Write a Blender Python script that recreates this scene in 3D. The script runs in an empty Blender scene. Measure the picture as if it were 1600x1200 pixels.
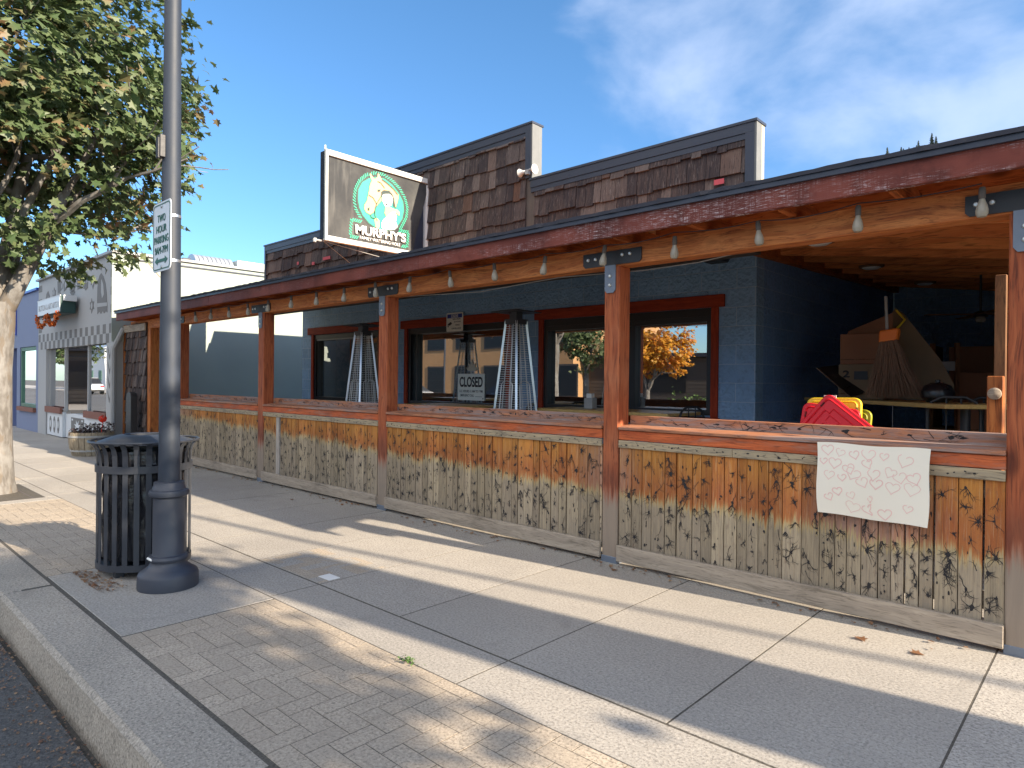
import bpy, bmesh, math, random
from mathutils import Vector, Matrix, noise as mnoise
R = random.Random(7)
scene = bpy.context.scene
col = scene.collection

# ---------------------------------------------------------------- camera
def cam_basis():
    yaw, pitch, roll = math.radians(42.8186), math.radians(-0.190), math.radians(0.566)
    f = Vector((-math.sin(yaw), math.cos(yaw), 0)); r = Vector((math.cos(yaw), math.sin(yaw), 0)); u = Vector((0, 0, 1))
    f2 = f * math.cos(pitch) + u * math.sin(pitch); u2 = u * math.cos(pitch) - f * math.sin(pitch)
    r3 = r * math.cos(roll) + u2 * math.sin(roll); u3 = u2 * math.cos(roll) - r * math.sin(roll)
    return r3, u3, f2
cr, cu, cf = cam_basis()
cd = bpy.data.cameras.new("camera"); cam = bpy.data.objects.new("camera", cd); col.objects.link(cam)
M = Matrix.Identity(4)
for i in range(3):
    M[i][0] = cr[i]; M[i][1] = cu[i]; M[i][2] = -cf[i]
M[0][3], M[1][3], M[2][3] = 0, 0, 1.4
cam.matrix_world = M
cd.sensor_width = 36; cd.lens = 1032.38 / 1600 * 36; cd.clip_end = 3000; cd.clip_start = 0.05
scene.camera = cam

# ---------------------------------------------------------------- sky, sun, exposure
SUNV = Vector((2.17, 0.30, 1.0)).normalized()
EL = math.asin(SUNV.z); AZ = math.atan2(SUNV.x, SUNV.y)
world = bpy.data.worlds.new("World"); scene.world = world; world.use_nodes = True
nt = world.node_tree; nt.nodes.clear()
def wn(t, **k):
    n = nt.nodes.new(t)
    for a, b in k.items(): setattr(n, a, b)
    return n
sky = wn('ShaderNodeTexSky', sky_type='NISHITA', sun_disc=False, sun_elevation=EL, sun_rotation=AZ, air_density=1.0, dust_density=0.5, ozone_density=2.2)
bg = wn('ShaderNodeBackground'); out = wn('ShaderNodeOutputWorld'); bg.inputs[1].default_value = 0.10
tc = wn('ShaderNodeTexCoord')
mp = wn('ShaderNodeMapping'); mp.inputs['Scale'].default_value = (1, 1, 1.6)
nt.links.new(tc.outputs['Generated'], mp.inputs[0])
nz = wn('ShaderNodeTexNoise'); nz.inputs['Scale'].default_value = 3.1; nz.inputs['Detail'].default_value = 8; nz.inputs['Roughness'].default_value = 0.52; nz.inputs['Distortion'].default_value = 0.25
nt.links.new(mp.outputs[0], nz.inputs['Vector'])
dt = wn('ShaderNodeVectorMath', operation='DOT_PRODUCT')
cdir = (cr * 0.64 + cu * 0.40 + cf).normalized()
dt.inputs[1].default_value = cdir
nt.links.new(tc.outputs['Generated'], dt.inputs[0])
mr = wn('ShaderNodeMapRange', interpolation_type='SMOOTHSTEP'); mr.inputs[1].default_value = 0.84; mr.inputs[2].default_value = 0.985
nt.links.new(dt.outputs['Value'], mr.inputs[0])
ad = wn('ShaderNodeMath', operation='MULTIPLY_ADD'); ad.inputs[1].default_value = 0.27; nt.links.new(mr.outputs[0], ad.inputs[0]); nt.links.new(nz.outputs['Fac'], ad.inputs[2])
cl = wn('ShaderNodeMapRange', interpolation_type='SMOOTHSTEP'); cl.inputs[1].default_value = 0.64; cl.inputs[2].default_value = 0.90; cl.inputs[4].default_value = 0.55
nt.links.new(ad.outputs[0], cl.inputs[0])
mix = wn('ShaderNodeMix', data_type='RGBA'); hs = wn('ShaderNodeHueSaturation'); hs.inputs['Saturation'].default_value = 1.22; nt.links.new(sky.outputs[0], hs.inputs['Color'])
sx = wn('ShaderNodeSeparateXYZ'); nt.links.new(tc.outputs['Generated'], sx.inputs[0])
hz = wn('ShaderNodeMapRange', interpolation_type='SMOOTHSTEP'); hz.inputs[1].default_value = 0.0; hz.inputs[2].default_value = 0.55; nt.links.new(sx.outputs[2], hz.inputs[0])
tint = wn('ShaderNodeMix', data_type='RGBA'); nt.links.new(hz.outputs[0], tint.inputs[0]); tint.inputs[6].default_value = (.62, .78, .98, 1); tint.inputs[7].default_value = (1, 1, 1, 1)
mul = wn('ShaderNodeMix', data_type='RGBA', blend_type='MULTIPLY'); mul.inputs[0].default_value = 1; nt.links.new(hs.outputs[0], mul.inputs[6]); nt.links.new(tint.outputs[2], mul.inputs[7])
# unseen bright cloud added behind the viewer as neutral fill for the shaded fronts
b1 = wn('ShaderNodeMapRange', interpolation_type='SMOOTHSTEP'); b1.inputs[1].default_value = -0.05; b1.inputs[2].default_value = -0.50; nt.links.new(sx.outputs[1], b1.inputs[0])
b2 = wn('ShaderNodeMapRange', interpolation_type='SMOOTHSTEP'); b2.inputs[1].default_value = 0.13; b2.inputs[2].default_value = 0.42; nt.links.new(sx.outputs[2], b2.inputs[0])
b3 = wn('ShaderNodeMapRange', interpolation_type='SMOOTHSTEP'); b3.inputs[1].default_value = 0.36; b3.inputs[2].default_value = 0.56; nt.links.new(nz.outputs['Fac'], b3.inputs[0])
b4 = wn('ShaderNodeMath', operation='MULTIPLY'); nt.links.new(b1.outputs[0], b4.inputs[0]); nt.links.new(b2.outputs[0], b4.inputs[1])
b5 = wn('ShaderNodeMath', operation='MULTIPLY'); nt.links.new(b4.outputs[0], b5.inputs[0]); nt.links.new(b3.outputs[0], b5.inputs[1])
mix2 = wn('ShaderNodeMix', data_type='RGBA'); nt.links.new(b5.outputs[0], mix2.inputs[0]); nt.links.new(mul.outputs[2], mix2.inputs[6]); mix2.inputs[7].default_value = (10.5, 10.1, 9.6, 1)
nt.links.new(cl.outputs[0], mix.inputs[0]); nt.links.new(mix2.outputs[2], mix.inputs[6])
mix.inputs[7].default_value = (3.7, 4.2, 5.3, 1)
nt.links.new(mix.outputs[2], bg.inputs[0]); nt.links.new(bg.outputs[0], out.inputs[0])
sd = bpy.data.lights.new("sun", 'SUN'); sun = bpy.data.objects.new("sun", sd); col.objects.link(sun)
sd.energy = 5.0; sd.angle = math.radians(0.55); sd.color = (1.0, 0.85, 0.66)
sun.rotation_euler = SUNV.to_track_quat('Z', 'Y').to_euler(); sun.location = (10, 5, 30)
vs = scene.view_settings; vs.view_transform = 'Standard'; vs.look = 'None'; vs.exposure = 1.38; vs.gamma = 1
scene.render.engine = 'CYCLES'
scene.cycles.max_bounces = 8; scene.cycles.diffuse_bounces = 6; scene.cycles.transparent_max_bounces = 8

# ---------------------------------------------------------------- node material helpers
class NM:
    def __init__(s, name):
        s.m = bpy.data.materials.new(name); s.m.use_nodes = True; s.t = s.m.node_tree
        s.b = s.t.nodes['Principled BSDF']; s.co = s.n('ShaderNodeTexCoord').outputs['Object']
    def n(s, t, **k):
        x = s.t.nodes.new(t)
        for a, b in k.items(): setattr(x, a, b)
        return x
    def lk(s, v, sock):
        if isinstance(v, bpy.types.NodeSocket): s.t.links.new(v, sock)
        elif isinstance(v, (tuple, list)) and len(v) == 3 and sock.type == 'RGBA': sock.default_value = (*v, 1)
        else: sock.default_value = v
    def map(s, sc=(1, 1, 1), loc=(0, 0, 0), rot=(0, 0, 0), v=None):
        x = s.n('ShaderNodeMapping'); s.lk(v or s.co, x.inputs[0]); x.inputs['Scale'].default_value = sc
        x.inputs['Location'].default_value = loc; x.inputs['Rotation'].default_value = rot; return x.outputs[0]
    def noise(s, v=None, sc=5, det=4, ro=.55, dist=0):
        x = s.n('ShaderNodeTexNoise'); s.lk(v or s.co, x.inputs['Vector']); x.inputs['Scale'].default_value = sc
        x.inputs['Detail'].default_value = det; x.inputs['Roughness'].default_value = ro; x.inputs['Distortion'].default_value = dist
        return x.outputs['Fac']
    def noisec(s, v=None, sc=5, det=3):
        x = s.n('ShaderNodeTexNoise'); s.lk(v or s.co, x.inputs['Vector']); x.inputs['Scale'].default_value = sc; x.inputs['Detail'].default_value = det
        return x.outputs['Color']
    def vor(s, v=None, sc=5, feat='F1', rnd=1, out='Distance'):
        x = s.n('ShaderNodeTexVoronoi', feature=feat); s.lk(v or s.co, x.inputs['Vector']); x.inputs['Scale'].default_value = sc
        x.inputs['Randomness'].default_value = rnd; return x.outputs[out]
    def math(s, op, a, b=0.0, c=0.0, clamp=False):
        x = s.n('ShaderNodeMath', operation=op, use_clamp=clamp); s.lk(a, x.inputs[0]); s.lk(b, x.inputs[1])
        if len(x.inputs) > 2: s.lk(c, x.inputs[2])
        return x.outputs[0]
    def vadd(s, a, b, k=1.0):
        x = s.n('ShaderNodeVectorMath', operation='MULTIPLY_ADD'); s.lk(b, x.inputs[0]); x.inputs[1].default_value = (k, k, k); s.lk(a, x.inputs[2]); return x.outputs[0]
    def rng(s, v, a, b, c=0., d=1., smooth=True):
        x = s.n('ShaderNodeMapRange', interpolation_type='SMOOTHSTEP' if smooth else 'LINEAR'); s.lk(v, x.inputs[0])
        for i, q in enumerate((a, b, c, d)): s.lk(q, x.inputs[i + 1])
        return x.outputs[0]
    def mix(s, f, a, b, mode='MIX'):
        x = s.n('ShaderNodeMix', data_type='RGBA', blend_type=mode); s.lk(f, x.inputs[0]); s.lk(a, x.inputs[6]); s.lk(b, x.inputs[7]); return x.outputs[2]
    def isl(s): return s.n('ShaderNodeNewGeometry').outputs['Random Per Island']
    def xyz(s, v=None):
        x = s.n('ShaderNodeSeparateXYZ'); s.lk(v or s.co, x.inputs[0]); return x.outputs
    def comb(s, a, b, c=0.):
        x = s.n('ShaderNodeCombineXYZ'); s.lk(a, x.inputs[0]); s.lk(b, x.inputs[1]); s.lk(c, x.inputs[2]); return x.outputs[0]
    def bump(s, h, st=.3, d=.01, nrm=None):
        x = s.n('ShaderNodeBump'); s.lk(h, x.inputs['Height']); x.inputs['Strength'].default_value = st; x.inputs['Distance'].default_value = d
        if nrm: s.lk(nrm, x.inputs['Normal'])
        return x.outputs[0]
    def done(s, c, ro=.7, bump=None, **k):
        s.lk(c, s.b.inputs['Base Color']); s.lk(ro, s.b.inputs['Roughness'])
        if bump: s.lk(bump, s.b.inputs['Normal'])
        for a, b in k.items(): s.lk(b, s.b.inputs[a.replace('_', ' ')])
        return s.m

def simple(name, c, ro=.6, var=.15, sc=12, bump=.0, metal=0., coat=0.):
    m = NM(name); n = m.noise(sc=sc, det=6)
    f = m.math('MULTIPLY_ADD', n, var * 2, 1 - var)
    x = m.n('ShaderNodeVectorMath', operation='SCALE'); x.inputs[0].default_value = c; m.lk(f, x.inputs['Scale'])
    b = m.bump(n, bump, .01) if bump else None
    return m.done(x.outputs[0], m.math('MULTIPLY_ADD', n, .2, ro - .1), b, Metallic=metal, Coat_Weight=coat)

def wood(name, ca, cb, dark, axis='x', wear=None, wearamt=.0, ro=.65, knots=True, seedloc=0., sc=1.):
    """stained timber: grain stretched along an axis, knots, darker pits, grey wear"""
    m = NM(name); m.b.inputs['Specular IOR Level'].default_value = .2
    s = {'x': (.9, 14, 14), 'y': (14, .9, 14), 'z': (14, 14, .9)}[axis]
    s = tuple(q * sc for q in s)
    isl = m.isl()
    off = m.vadd(m.co, m.comb(isl, isl, isl), 7.0)
    wob = m.vadd(off, m.noisec(off, sc=1.6, det=2), .12)
    g = m.noise(m.map(s, v=wob), sc=2.2, det=8, ro=.62)
    g2 = m.noise(m.map(tuple(q * 3 for q in s), v=wob), sc=3, det=4, ro=.6)
    c = m.mix(m.rng(g, .3, .7), ca, cb)
    c = m.mix(m.rng(g2, .50, .70, 0, .6), c, dark)
    g3 = m.noise(m.map(tuple(q * .55 for q in s), v=wob), sc=3.2, det=10, ro=.72)
    c = m.mix(m.rng(g3, .54, .66, 0, .55), c, dark); c = m.mix(m.rng(g3, .34, .44, .35, 0), c, tuple(min(.8, q * 1.5) for q in ca))
    ks = {'x': (1, 2.6, 2.6), 'y': (2.6, 1, 2.6), 'z': (2.6, 2.6, 1)}[axis]
    if knots:
        kv = m.vor(m.map(ks, v=wob), sc=1.5, out='Distance')
        c = m.mix(m.rng(kv, .05, .16, .75, 0), c, dark)
    big = m.noise(off, sc=1.7, det=3)
    c = m.mix(m.rng(big, .5, .75, 0, .35), c, dark)
    if wear:
        wv = m.noise(m.map(s, v=wob), sc=1.1, det=10, ro=.7)
        c = m.mix(m.rng(m.math('ADD', wv, m.math('MULTIPLY', big, .35)), .70 - wearamt * .3, .92 - wearamt * .3, 0, .85), c, wear)
    x = m.n('ShaderNodeVectorMath', operation='SCALE'); m.lk(c, x.inputs[0]); m.lk(m.math('MULTIPLY_ADD', isl, .4, .8), x.inputs['Scale'])
    return m.done(x.outputs[0], m.math('MULTIPLY_ADD', g, .25, ro - .1), m.bump(m.math('ADD', g, m.math('MULTIPLY', g2, .5)), .35, .004))

MT = {}
MT['post'] = wood('stained post wood', (.33, .085, .028), (.22, .05, .02), (.05, .016, .012), 'z', (.26, .17, .12), .0)
MT['beam'] = wood('stained beam wood', (.50, .19, .06), (.34, .10, .032), (.06, .02, .012), 'x')
MT['rail'] = wood('red rail wood', (.46, .115, .040), (.30, .06, .022), (.05, .015, .012), 'x', (.36, .23, .17), .05)
MT['ledge'] = wood('weathered ledge wood', (.40, .17, .085), (.26, .115, .07), (.02, .016, .02), 'x', (.27, .23, .22), .30)
MT['grey_wood'] = wood('grey weathered board', (.36, .30, .235), (.27, .225, .18), (.09, .075, .055), 'x')
MT['grey_wood_y'] = wood('tan weathered trim', (.38, .30, .19), (.25, .21, .15), (.03, .028, .03), 'x')
MT['grey_wood_z'] = wood('pale replaced board', (.42, .38, .33), (.32, .28, .25), (.12, .1, .09), 'z')
MT['joist'] = wood('cedar joist wood', (.66, .25, .08), (.50, .155, .048), (.09, .03, .012), 'x', sc=.55)
MT['ceiling_plank'] = wood('cedar ceiling plank', (.58, .21, .07), (.42, .14, .045), (.07, .025, .012), 'x', sc=.55)
MT['joist_y'] = wood('cedar rafter wood', (.50, .15, .04), (.34, .085, .025), (.035, .012, .008), 'y')
MT['post_orange'] = wood('orange post wood', (.46, .17, .05), (.34, .10, .03), (.06, .02, .012), 'z')
MT['trim_red'] = wood('red window trim', (.33, .045, .015), (.22, .027, .010), (.07, .012, .008), 'x', knots=False)
MT['trim_red_z'] = wood('red window side trim', (.33, .045, .015), (.22, .027, .010), (.07, .012, .008), 'z', knots=False)
MT['table_wood'] = wood('table top wood', (.46, .33, .13), (.38, .25, .09), (.2, .12, .05), 'x', knots=False, ro=.35)
MT['brown_board'] = wood('brown board', (.22, .11, .05), (.17, .08, .04), (.05, .025, .015), 'z')

def fascia_mat():
    m = NM('worn red fascia paint'); m.b.inputs['Specular IOR Level'].default_value = .15
    big = m.noise(sc=1.3, det=4)
    g = m.noise(m.map((1.2, 20, 60)), sc=2, det=8, ro=.7)
    c = m.mix(m.rng(big, .35, .65), (.215, .060, .045), (.125, .036, .030))
    c = m.mix(m.rng(g, .58, .72, 0, .4), c, (.05, .015, .013))
    # pale scraped marks: short horizontal scratches broken by vertical saw marks
    w1 = m.noise(m.map((9, 10, 120)), sc=1.4, det=6, ro=.75)
    w2 = m.noise(m.map((90, 10, 6)), sc=1.0, det=4, ro=.7)
    patch = m.noise(m.map((1, 1, 4)), sc=1.25, det=3)
    w = m.math('MULTIPLY', m.rng(w1, .50, .62), m.rng(w2, .36, .58))
    w = m.math('MULTIPLY', w, m.rng(patch, .38, .58)); w = m.math('MULTIPLY', w, m.rng(m.xyz()[0], -6.0, -1.8, .18, 1.0))
    c = m.mix(m.rng(m.noise(sc=3.3, det=6, ro=.65), .50, .66, 0, .55), c, (.060, .020, .018))
    c = m.mix(m.math('MULTIPLY', w, .95), c, (.58, .50, .52))
    run = m.noise(m.map((40, 10, 1.2)), sc=1.2, det=5, ro=.7)
    c = m.mix(m.rng(run, .66, .78, 0, .45), c, (.34, .24, .22))
    return m.done(c, .6, m.bump(m.math('ADD', g, w1), .3, .003))
MT['fascia'] = fascia_mat()

def plank_mat():
    m = NM('two tone fence planks'); m.b.inputs['Specular IOR Level'].default_value = .1; isl = m.isl()
    geo = m.n('ShaderNodeNewGeometry').outputs['Position']
    X, Y, Z = m.xyz(geo)
    seed = m.math('MULTIPLY', isl, 13.7)
    P = m.comb(X, seed, Z)
    grain = m.noise(m.comb(m.math('MULTIPLY', X, 34), seed, m.math('MULTIPLY', Z, 2.2)), sc=1.6, det=8, ro=.65)
    streak = m.noise(m.comb(m.math('MULTIPLY', X, 60), seed, m.math('MULTIPLY', Z, 5.0)), sc=1.0, det=6, ro=.7)
    gg0 = m.noise(m.comb(m.math('MULTIPLY', X, 95.), seed, m.math('MULTIPLY', Z, 1.2)), sc=1.0, det=3, ro=.6)
    wobble = m.noise(m.comb(X, 0., 0.), sc=2.1, det=2)
    z2 = m.math('ADD', Z, m.math('MULTIPLY', m.math('SUBTRACT', gg0, .5), .22)); z2 = m.math('ADD', z2, m.math('MULTIPLY', streak, .14))
    z2 = m.math('ADD', z2, m.math('MULTIPLY', wobble, .10))
    z2 = m.math('ADD', z2, m.math('MULTIPLY', isl, .045))
    z2 = m.math('ADD', z2, m.math('MULTIPLY', X, .028))
    upper = m.rng(z2, .590, .628)
    # upper stain: honey orange fading to pink-grey in some bays
    stain = m.mix(m.rng(grain, .3, .7), (.50, .215, .055), (.35, .115, .035))
    stain = m.mix(m.math('MULTIPLY', isl, .55), stain, (.50, .24, .055))
    lowstain = m.rng(Z, .62, .88, .55, 0)
    stain = m.mix(lowstain, stain, (.30, .085, .045))
    bay = m.noise(m.comb(m.math('MULTIPLY', X, .55), 4.1, 0.), sc=1.0, det=1)
    wearm = m.rng(m.math('ADD', bay, m.math('MULTIPLY', streak, .12)), .58, .68, 0, .8)
    stain = m.mix(wearm, stain, (.36, .26, .22))
    low = m.mix(m.rng(grain, .3, .7), (.41, .335, .225), (.27, .22, .155))
    low = m.mix(m.math('MULTIPLY', isl, .5), low, (.30, .245, .19))
    low = m.mix(m.rng(Z, .1, .4, .4, 0), low, (.25, .215, .18))
    c = m.mix(upper, low, stain)
    lip = m.math('MULTIPLY', m.rng(z2, .55, .60), m.rng(z2, .60, .66, 1, 0))
    c = m.mix(m.math('MULTIPLY', lip, .55), c, (.50, .38, .17))
    wn1 = m.noise(m.comb(m.math('MULTIPLY', X, 26.), seed, m.math('MULTIPLY', Z, 15.)), sc=1.0, det=4, ro=.65)
    c = m.mix(m.rng(wn1, .55, .75, 0, .45), c, (.13, .085, .07))
    gg = m.noise(m.comb(m.math('MULTIPLY', X, 120.), seed, m.math('MULTIPLY', Z, 4.0)), sc=1.0, det=5, ro=.7)
    c = m.mix(m.rng(gg, .52, .70, 0, .55), c, (.085, .06, .045)); c = m.mix(m.rng(gg, .34, .46, .3, 0), c, (.55, .42, .26))
    bright = m.math('MULTIPLY_ADD', m.math('FRACT', m.math('MULTIPLY', isl, 5.7)), .42, .78)
    sc_ = m.n('ShaderNodeVectorMath', operation='SCALE'); m.lk(c, sc_.inputs[0]); m.lk(bright, sc_.inputs['Scale']); c = sc_.outputs[0]
    mark = 0.0
    # distinct dark pits
    c = m.mix(m.rng(streak, .68, .80, 0, .35), c, (.10, .08, .06))
    return m.done(c, .75, m.bump(m.math('ADD', grain, gg), .6, .004))
MT['planks'] = plank_mat()

def post_mat():
    """post: stained above, bare grey towards the foot"""
    m = NM('post stained above grey foot'); m.b.inputs['Specular IOR Level'].default_value = .15
    Pz = m.n('ShaderNodeNewGeometry').outputs['Position']; X, Y, Z = m.xyz(Pz)
    isl = m.n('ShaderNodeObjectInfo').outputs['Random']
    v = m.vadd(Pz, m.comb(isl, isl, isl), 9.)
    wv = m.vadd(v, m.noisec(v, sc=1.5, det=2), .10)
    g = m.noise(m.map((16, 16, .9), v=wv), sc=2.4, det=8, ro=.62)
    c = m.mix(m.rng(g, .3, .7), (.42, .125, .052), (.26, .066, .030))
    kv = m.vor(m.map((3, 3, 1.2), v=wv), sc=1.4)
    c = m.mix(m.rng(kv, .05, .2, .7, 0), c, (.06, .018, .014))
    big = m.noise(v, sc=2.2, det=4)
    c = m.mix(m.rng(big, .5, .75, 0, .35), c, (.44, .20, .11))
    g2 = m.noise(m.map((50, 50, 2), v=wv), sc=2., det=4)
    c = m.mix(m.rng(g2, .50, .68, 0, .6), c, (.07, .025, .018)); c = m.mix(m.rng(g, .60, .74, 0, .7), c, (.09, .03, .02))
    low = m.mix(g, (.33, .26, .20), (.22, .18, .145))
    t = m.rng(m.math('ADD', Z, m.math('MULTIPLY', g, .35)), .60, .78)
    edge = m.math('MULTIPLY', m.rng(m.math('ADD', Z, m.math('MULTIPLY', g, .35)), .66, .8), m.rng(m.math('ADD', Z, m.math('MULTIPLY', g, .35)), .8, 1.05, 1, 0))
    c = m.mix(m.math('MULTIPLY', edge, .5), c, (.08, .04, .035))
    c = m.mix(t, low, c)
    return m.done(c, .62, m.bump(g, .4, .004))
MT['post_fade'] = post_mat()

def shingle_mat():
    m = NM('weathered wood shingles'); isl = m.isl(); X, Y, Z = m.xyz()
    seed = m.math('MULTIPLY', isl, 31.)
    v = m.comb(m.math('ADD', m.math('MULTIPLY', X, 30), seed), seed, m.math('MULTIPLY', Z, 3.2))
    g = m.noise(v, sc=1.2, det=8, ro=.68)
    c = m.mix(m.rng(g, .3, .7), (.098, .070, .062), (.038, .034, .038))
    c = m.mix(m.rng(isl, .5, .95, 0, .6), c, (.21, .165, .145))
    c = m.mix(m.rng(isl, .0, .25, .5, 0), c, (.034, .030, .036))
    hl = m.noise(v, sc=2.6, det=6, ro=.7)
    c = m.mix(m.rng(hl, .54, .72, 0, .7), c, (.34, .29, .26))
    big = m.noise(sc=.9, det=3)
    c = m.mix(m.rng(big, .5, .72, 0, .6), c, (.025, .022, .03))
    warm = m.math('FRACT', m.math('MULTIPLY', isl, 7.3))
    c = m.mix(m.rng(warm, .86, .98, 0, .45), c, (.19, .09, .05)); g9 = m.noise(v, sc=3.4, det=5, ro=.75); c = m.mix(m.rng(g9, .52, .66, 0, .7), c, (.015, .013, .016))
    m.b.inputs['Specular IOR Level'].default_value = .15
    return m.done(c, .8, m.bump(g, .6, .006))
MT['char'] = simple('charred marks', (.022, .020, .022), .9, .3, 60)
MT['shingle'] = shingle_mat()

def block_mat(name, axis, ca, cb, mort, bumpst=.9):
    m = NM(name); G = m.n('ShaderNodeNewGeometry').outputs['Position']; X, Y, Z = m.xyz(G)
    v = m.comb(X if axis == 'x' else Y, m.math('ADD', Z, 0.005))
    wob = m.vadd(v, m.noisec(G, sc=7, det=3), .012)
    br = m.n('ShaderNodeTexBrick'); m.lk(wob, br.inputs['Vector'])
    br.inputs['Scale'].default_value = 1; br.inputs['Brick Width'].default_value = .405; br.inputs['Row Height'].default_value = .203
    br.inputs['Mortar Size'].default_value = .0042; br.inputs['Mortar Smooth'].default_value = .3; br.offset = .5
    br.inputs['Color1'].default_value = (0, 0, 0, 1); br.inputs['Color2'].default_value = (1, 1, 1, 1); br.inputs['Mortar'].default_value = (.5, .5, .5, 1)
    big = m.noise(G, sc=1.1, det=4)
    c = m.mix(m.rng(big, .3, .7), ca, cb)
    c = m.mix(m.math('MULTIPLY', br.outputs['Color'], .25), c, tuple(q * 1.35 for q in ca))
    rough = m.noise(G, sc=22, det=8, ro=.68)
    chips = m.vor(m.vadd(G, m.noisec(G, sc=14), .05), sc=26)
    c = m.mix(m.rng(rough, .3, .55, .35, 0), c, tuple(q * .35 for q in ca))
    c = m.mix(m.math('MULTIPLY', br.outputs['Fac'], .85), c, mort)
    h = m.math('ADD', m.math('MULTIPLY', rough, .8), m.math('MULTIPLY', chips, .6))
    h = m.math('MULTIPLY', h, m.math('SUBTRACT', 1.0, m.math('MULTIPLY', br.outputs['Fac'], .8)))
    return m.done(c, .55, m.bump(h, bumpst, .02))
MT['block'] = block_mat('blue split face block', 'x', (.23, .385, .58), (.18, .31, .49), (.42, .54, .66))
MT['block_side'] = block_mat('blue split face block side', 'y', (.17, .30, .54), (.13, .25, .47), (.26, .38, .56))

def concrete(name, ca, cb, isl=False, sc=1., spots=True, ro=.85, bump=.35):
    m = NM(name); G = m.n('ShaderNodeNewGeometry').outputs['Position']
    big = m.noise(G, sc=.8 * sc, det=5); mid = m.noise(G, sc=5 * sc, det=6, ro=.6); fine = m.noise(G, sc=75, det=4, ro=.75); spk = m.noise(G, sc=26, det=6, ro=.7)
    big = m.math('ADD', big, m.math('MULTIPLY_ADD', spk, .5, -.25))
    c = m.mix(m.rng(big, .3, .7), ca, cb)
    c = m.mix(m.rng(mid, .45, .75, 0, .35), c, tuple(q * .68 for q in ca))
    c = m.mix(m.rng(fine, .5, .62, 0, .8), c, tuple(q * .36 for q in ca))
    c = m.mix(m.rng(fine, .36, .46, .55, 0), c, tuple(min(.8, q * 1.45) for q in ca))
    c = m.mix(m.rng(spk, .55, .72, 0, .4), c, tuple(q * .6 for q in ca))
    if spots:
        sp = m.vor(G, sc=9); c = m.mix(m.rng(m.math('ADD', sp, m.math('MULTIPLY', mid, .1)), .075, .105, .5, 0), c, (.10, .09, .08))
    if isl:
        i = m.isl(); c = m.mix(m.math('MULTIPLY', i, .45), c, tuple(q * .66 for q in ca))
    cw = m.n('ShaderNodeTexVoronoi', feature='DISTANCE_TO_EDGE'); m.lk(m.vadd(G, m.noisec(G, sc=2.2, det=5), .55), cw.inputs['Vector']); cw.inputs['Scale'].default_value = .55
    if spots: c = m.mix(m.math('MULTIPLY', m.rng(cw.outputs['Distance'], .001, .003, .12, 0), m.rng(big, .45, .55)), c, (.08, .07, .06)); st = m.noise(G, sc=2.6, det=5, ro=.6, dist=.8); c = m.mix(m.rng(st, .60, .72, 0, .45), c, tuple(q * .55 for q in ca))
    return m.done(c, ro, m.bump(m.math('ADD', fine, m.math('MULTIPLY', mid, .5)), bump, .009))
MT['slab'] = concrete('brushed concrete slab', (.43, .395, .345), (.34, .315, .28), True)
MT['kerb'] = concrete('kerb concrete', (.41, .36, .295), (.32, .285, .235), sc=1.5)
MT['paver'] = concrete('sandy concrete pavers', (.47, .395, .305), (.39, .325, .25), True)
MT['joint'] = concrete('joint dirt', (.11, .096, .076), (.075, .066, .052), spots=False)
MT['sand'] = concrete('paver joint sand', (.31, .26, .195), (.23, .19, .145), spots=False)
MT['asphalt'] = concrete('asphalt', (.12, .115, .108), (.08, .078, .074), sc=.7, bump=.8)
MT['patio'] = concrete('patio concrete', (.44, .41, .36), (.36, .33, .29))
MT['black_metal'] = simple('black painted metal', (.040, .044, .054), .42, .25, 9, .15)
MT['lamp_metal'] = simple('blue grey lamp paint', (.040, .046, .062), .5, .2, 4, .08)
MT['pole_metal'] = simple('pale blue grey pole paint', (.022, .030, .046), .6, .35, 6, .15)
MT['bracket'] = simple('black steel bracket', (.02, .021, .024), .5, .2, 20, .2)
MT['strap'] = simple('blue grey steel strap', (.16, .19, .24), .45, .2, 15, .1, .3)
MT['bolt'] = simple('zinc bolt', (.55, .55, .52), .35, .2, 30, 0, .8)
MT['steel'] = simple('brushed aluminium', (.62, .64, .66), .32, .12, 20, 0, .85)
MT['wire'] = simple('grille wire', (.72, .72, .72), .4, .1, 20, 0, .7)
MT['black_frame'] = simple('black window frame', (.012, .012, .014), .4)
MT['dark_trim'] = simple('dark slate metal trim', (.026, .034, .058), .45, .2, 5)
MT['end_grey'] = simple('grey end boards', (.15, .155, .155), .6, .25, 8)
MT['grey_trim'] = simple('pale grey trim', (.33, .34, .34), .5, .2, 8)
MT['cream_trim'] = simple('cream timber trim', (.50, .42, .27), .6, .1, 8)
MT['roofing'] = simple('dark roofing felt', (.03, .032, .045), .85, .3, 14, .5)
MT['white_paint'] = simple('white paint', (.78, .78, .75), .5, .08, 6)
MT['sign_frame'] = simple('weathered white sign frame', (.62, .63, .60), .5, .15, 5)
MT['sign_green'] = simple('green sign paint', (.025, .40, .245), .5, .12, 6)
MT['sign_tan'] = simple('tan sign paint', (.80, .50, .24), .5, .06, 6)
MT['sign_dark'] = simple('dark outline paint', (.03, .05, .045), .5)
MT['sign_white'] = simple('white sign paint', (.82, .82, .80), .5, .05, 6)
MT['dark'] = simple('dark interior', (.015, .013, .012), .8)
MT['card'] = simple('brown cardboard', (.28, .125, .065), .8, .15, 5)
MT['card2'] = simple('tan cardboard', (.23, .16, .09), .8, .15, 5)
MT['orange'] = simple('orange plastic band', (.85, .20, .02), .5, .1, 5)
MT['red_plastic'] = simple('red plastic', (.72, .006, .02), .5, .1, 5)
MT['yellow_plastic'] = simple('yellow plastic', (.88, .58, .02), .5, .1, 5)
MT['olive_plastic'] = simple('olive plastic', (.32, .33, .02), .4, .1, 5)
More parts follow.
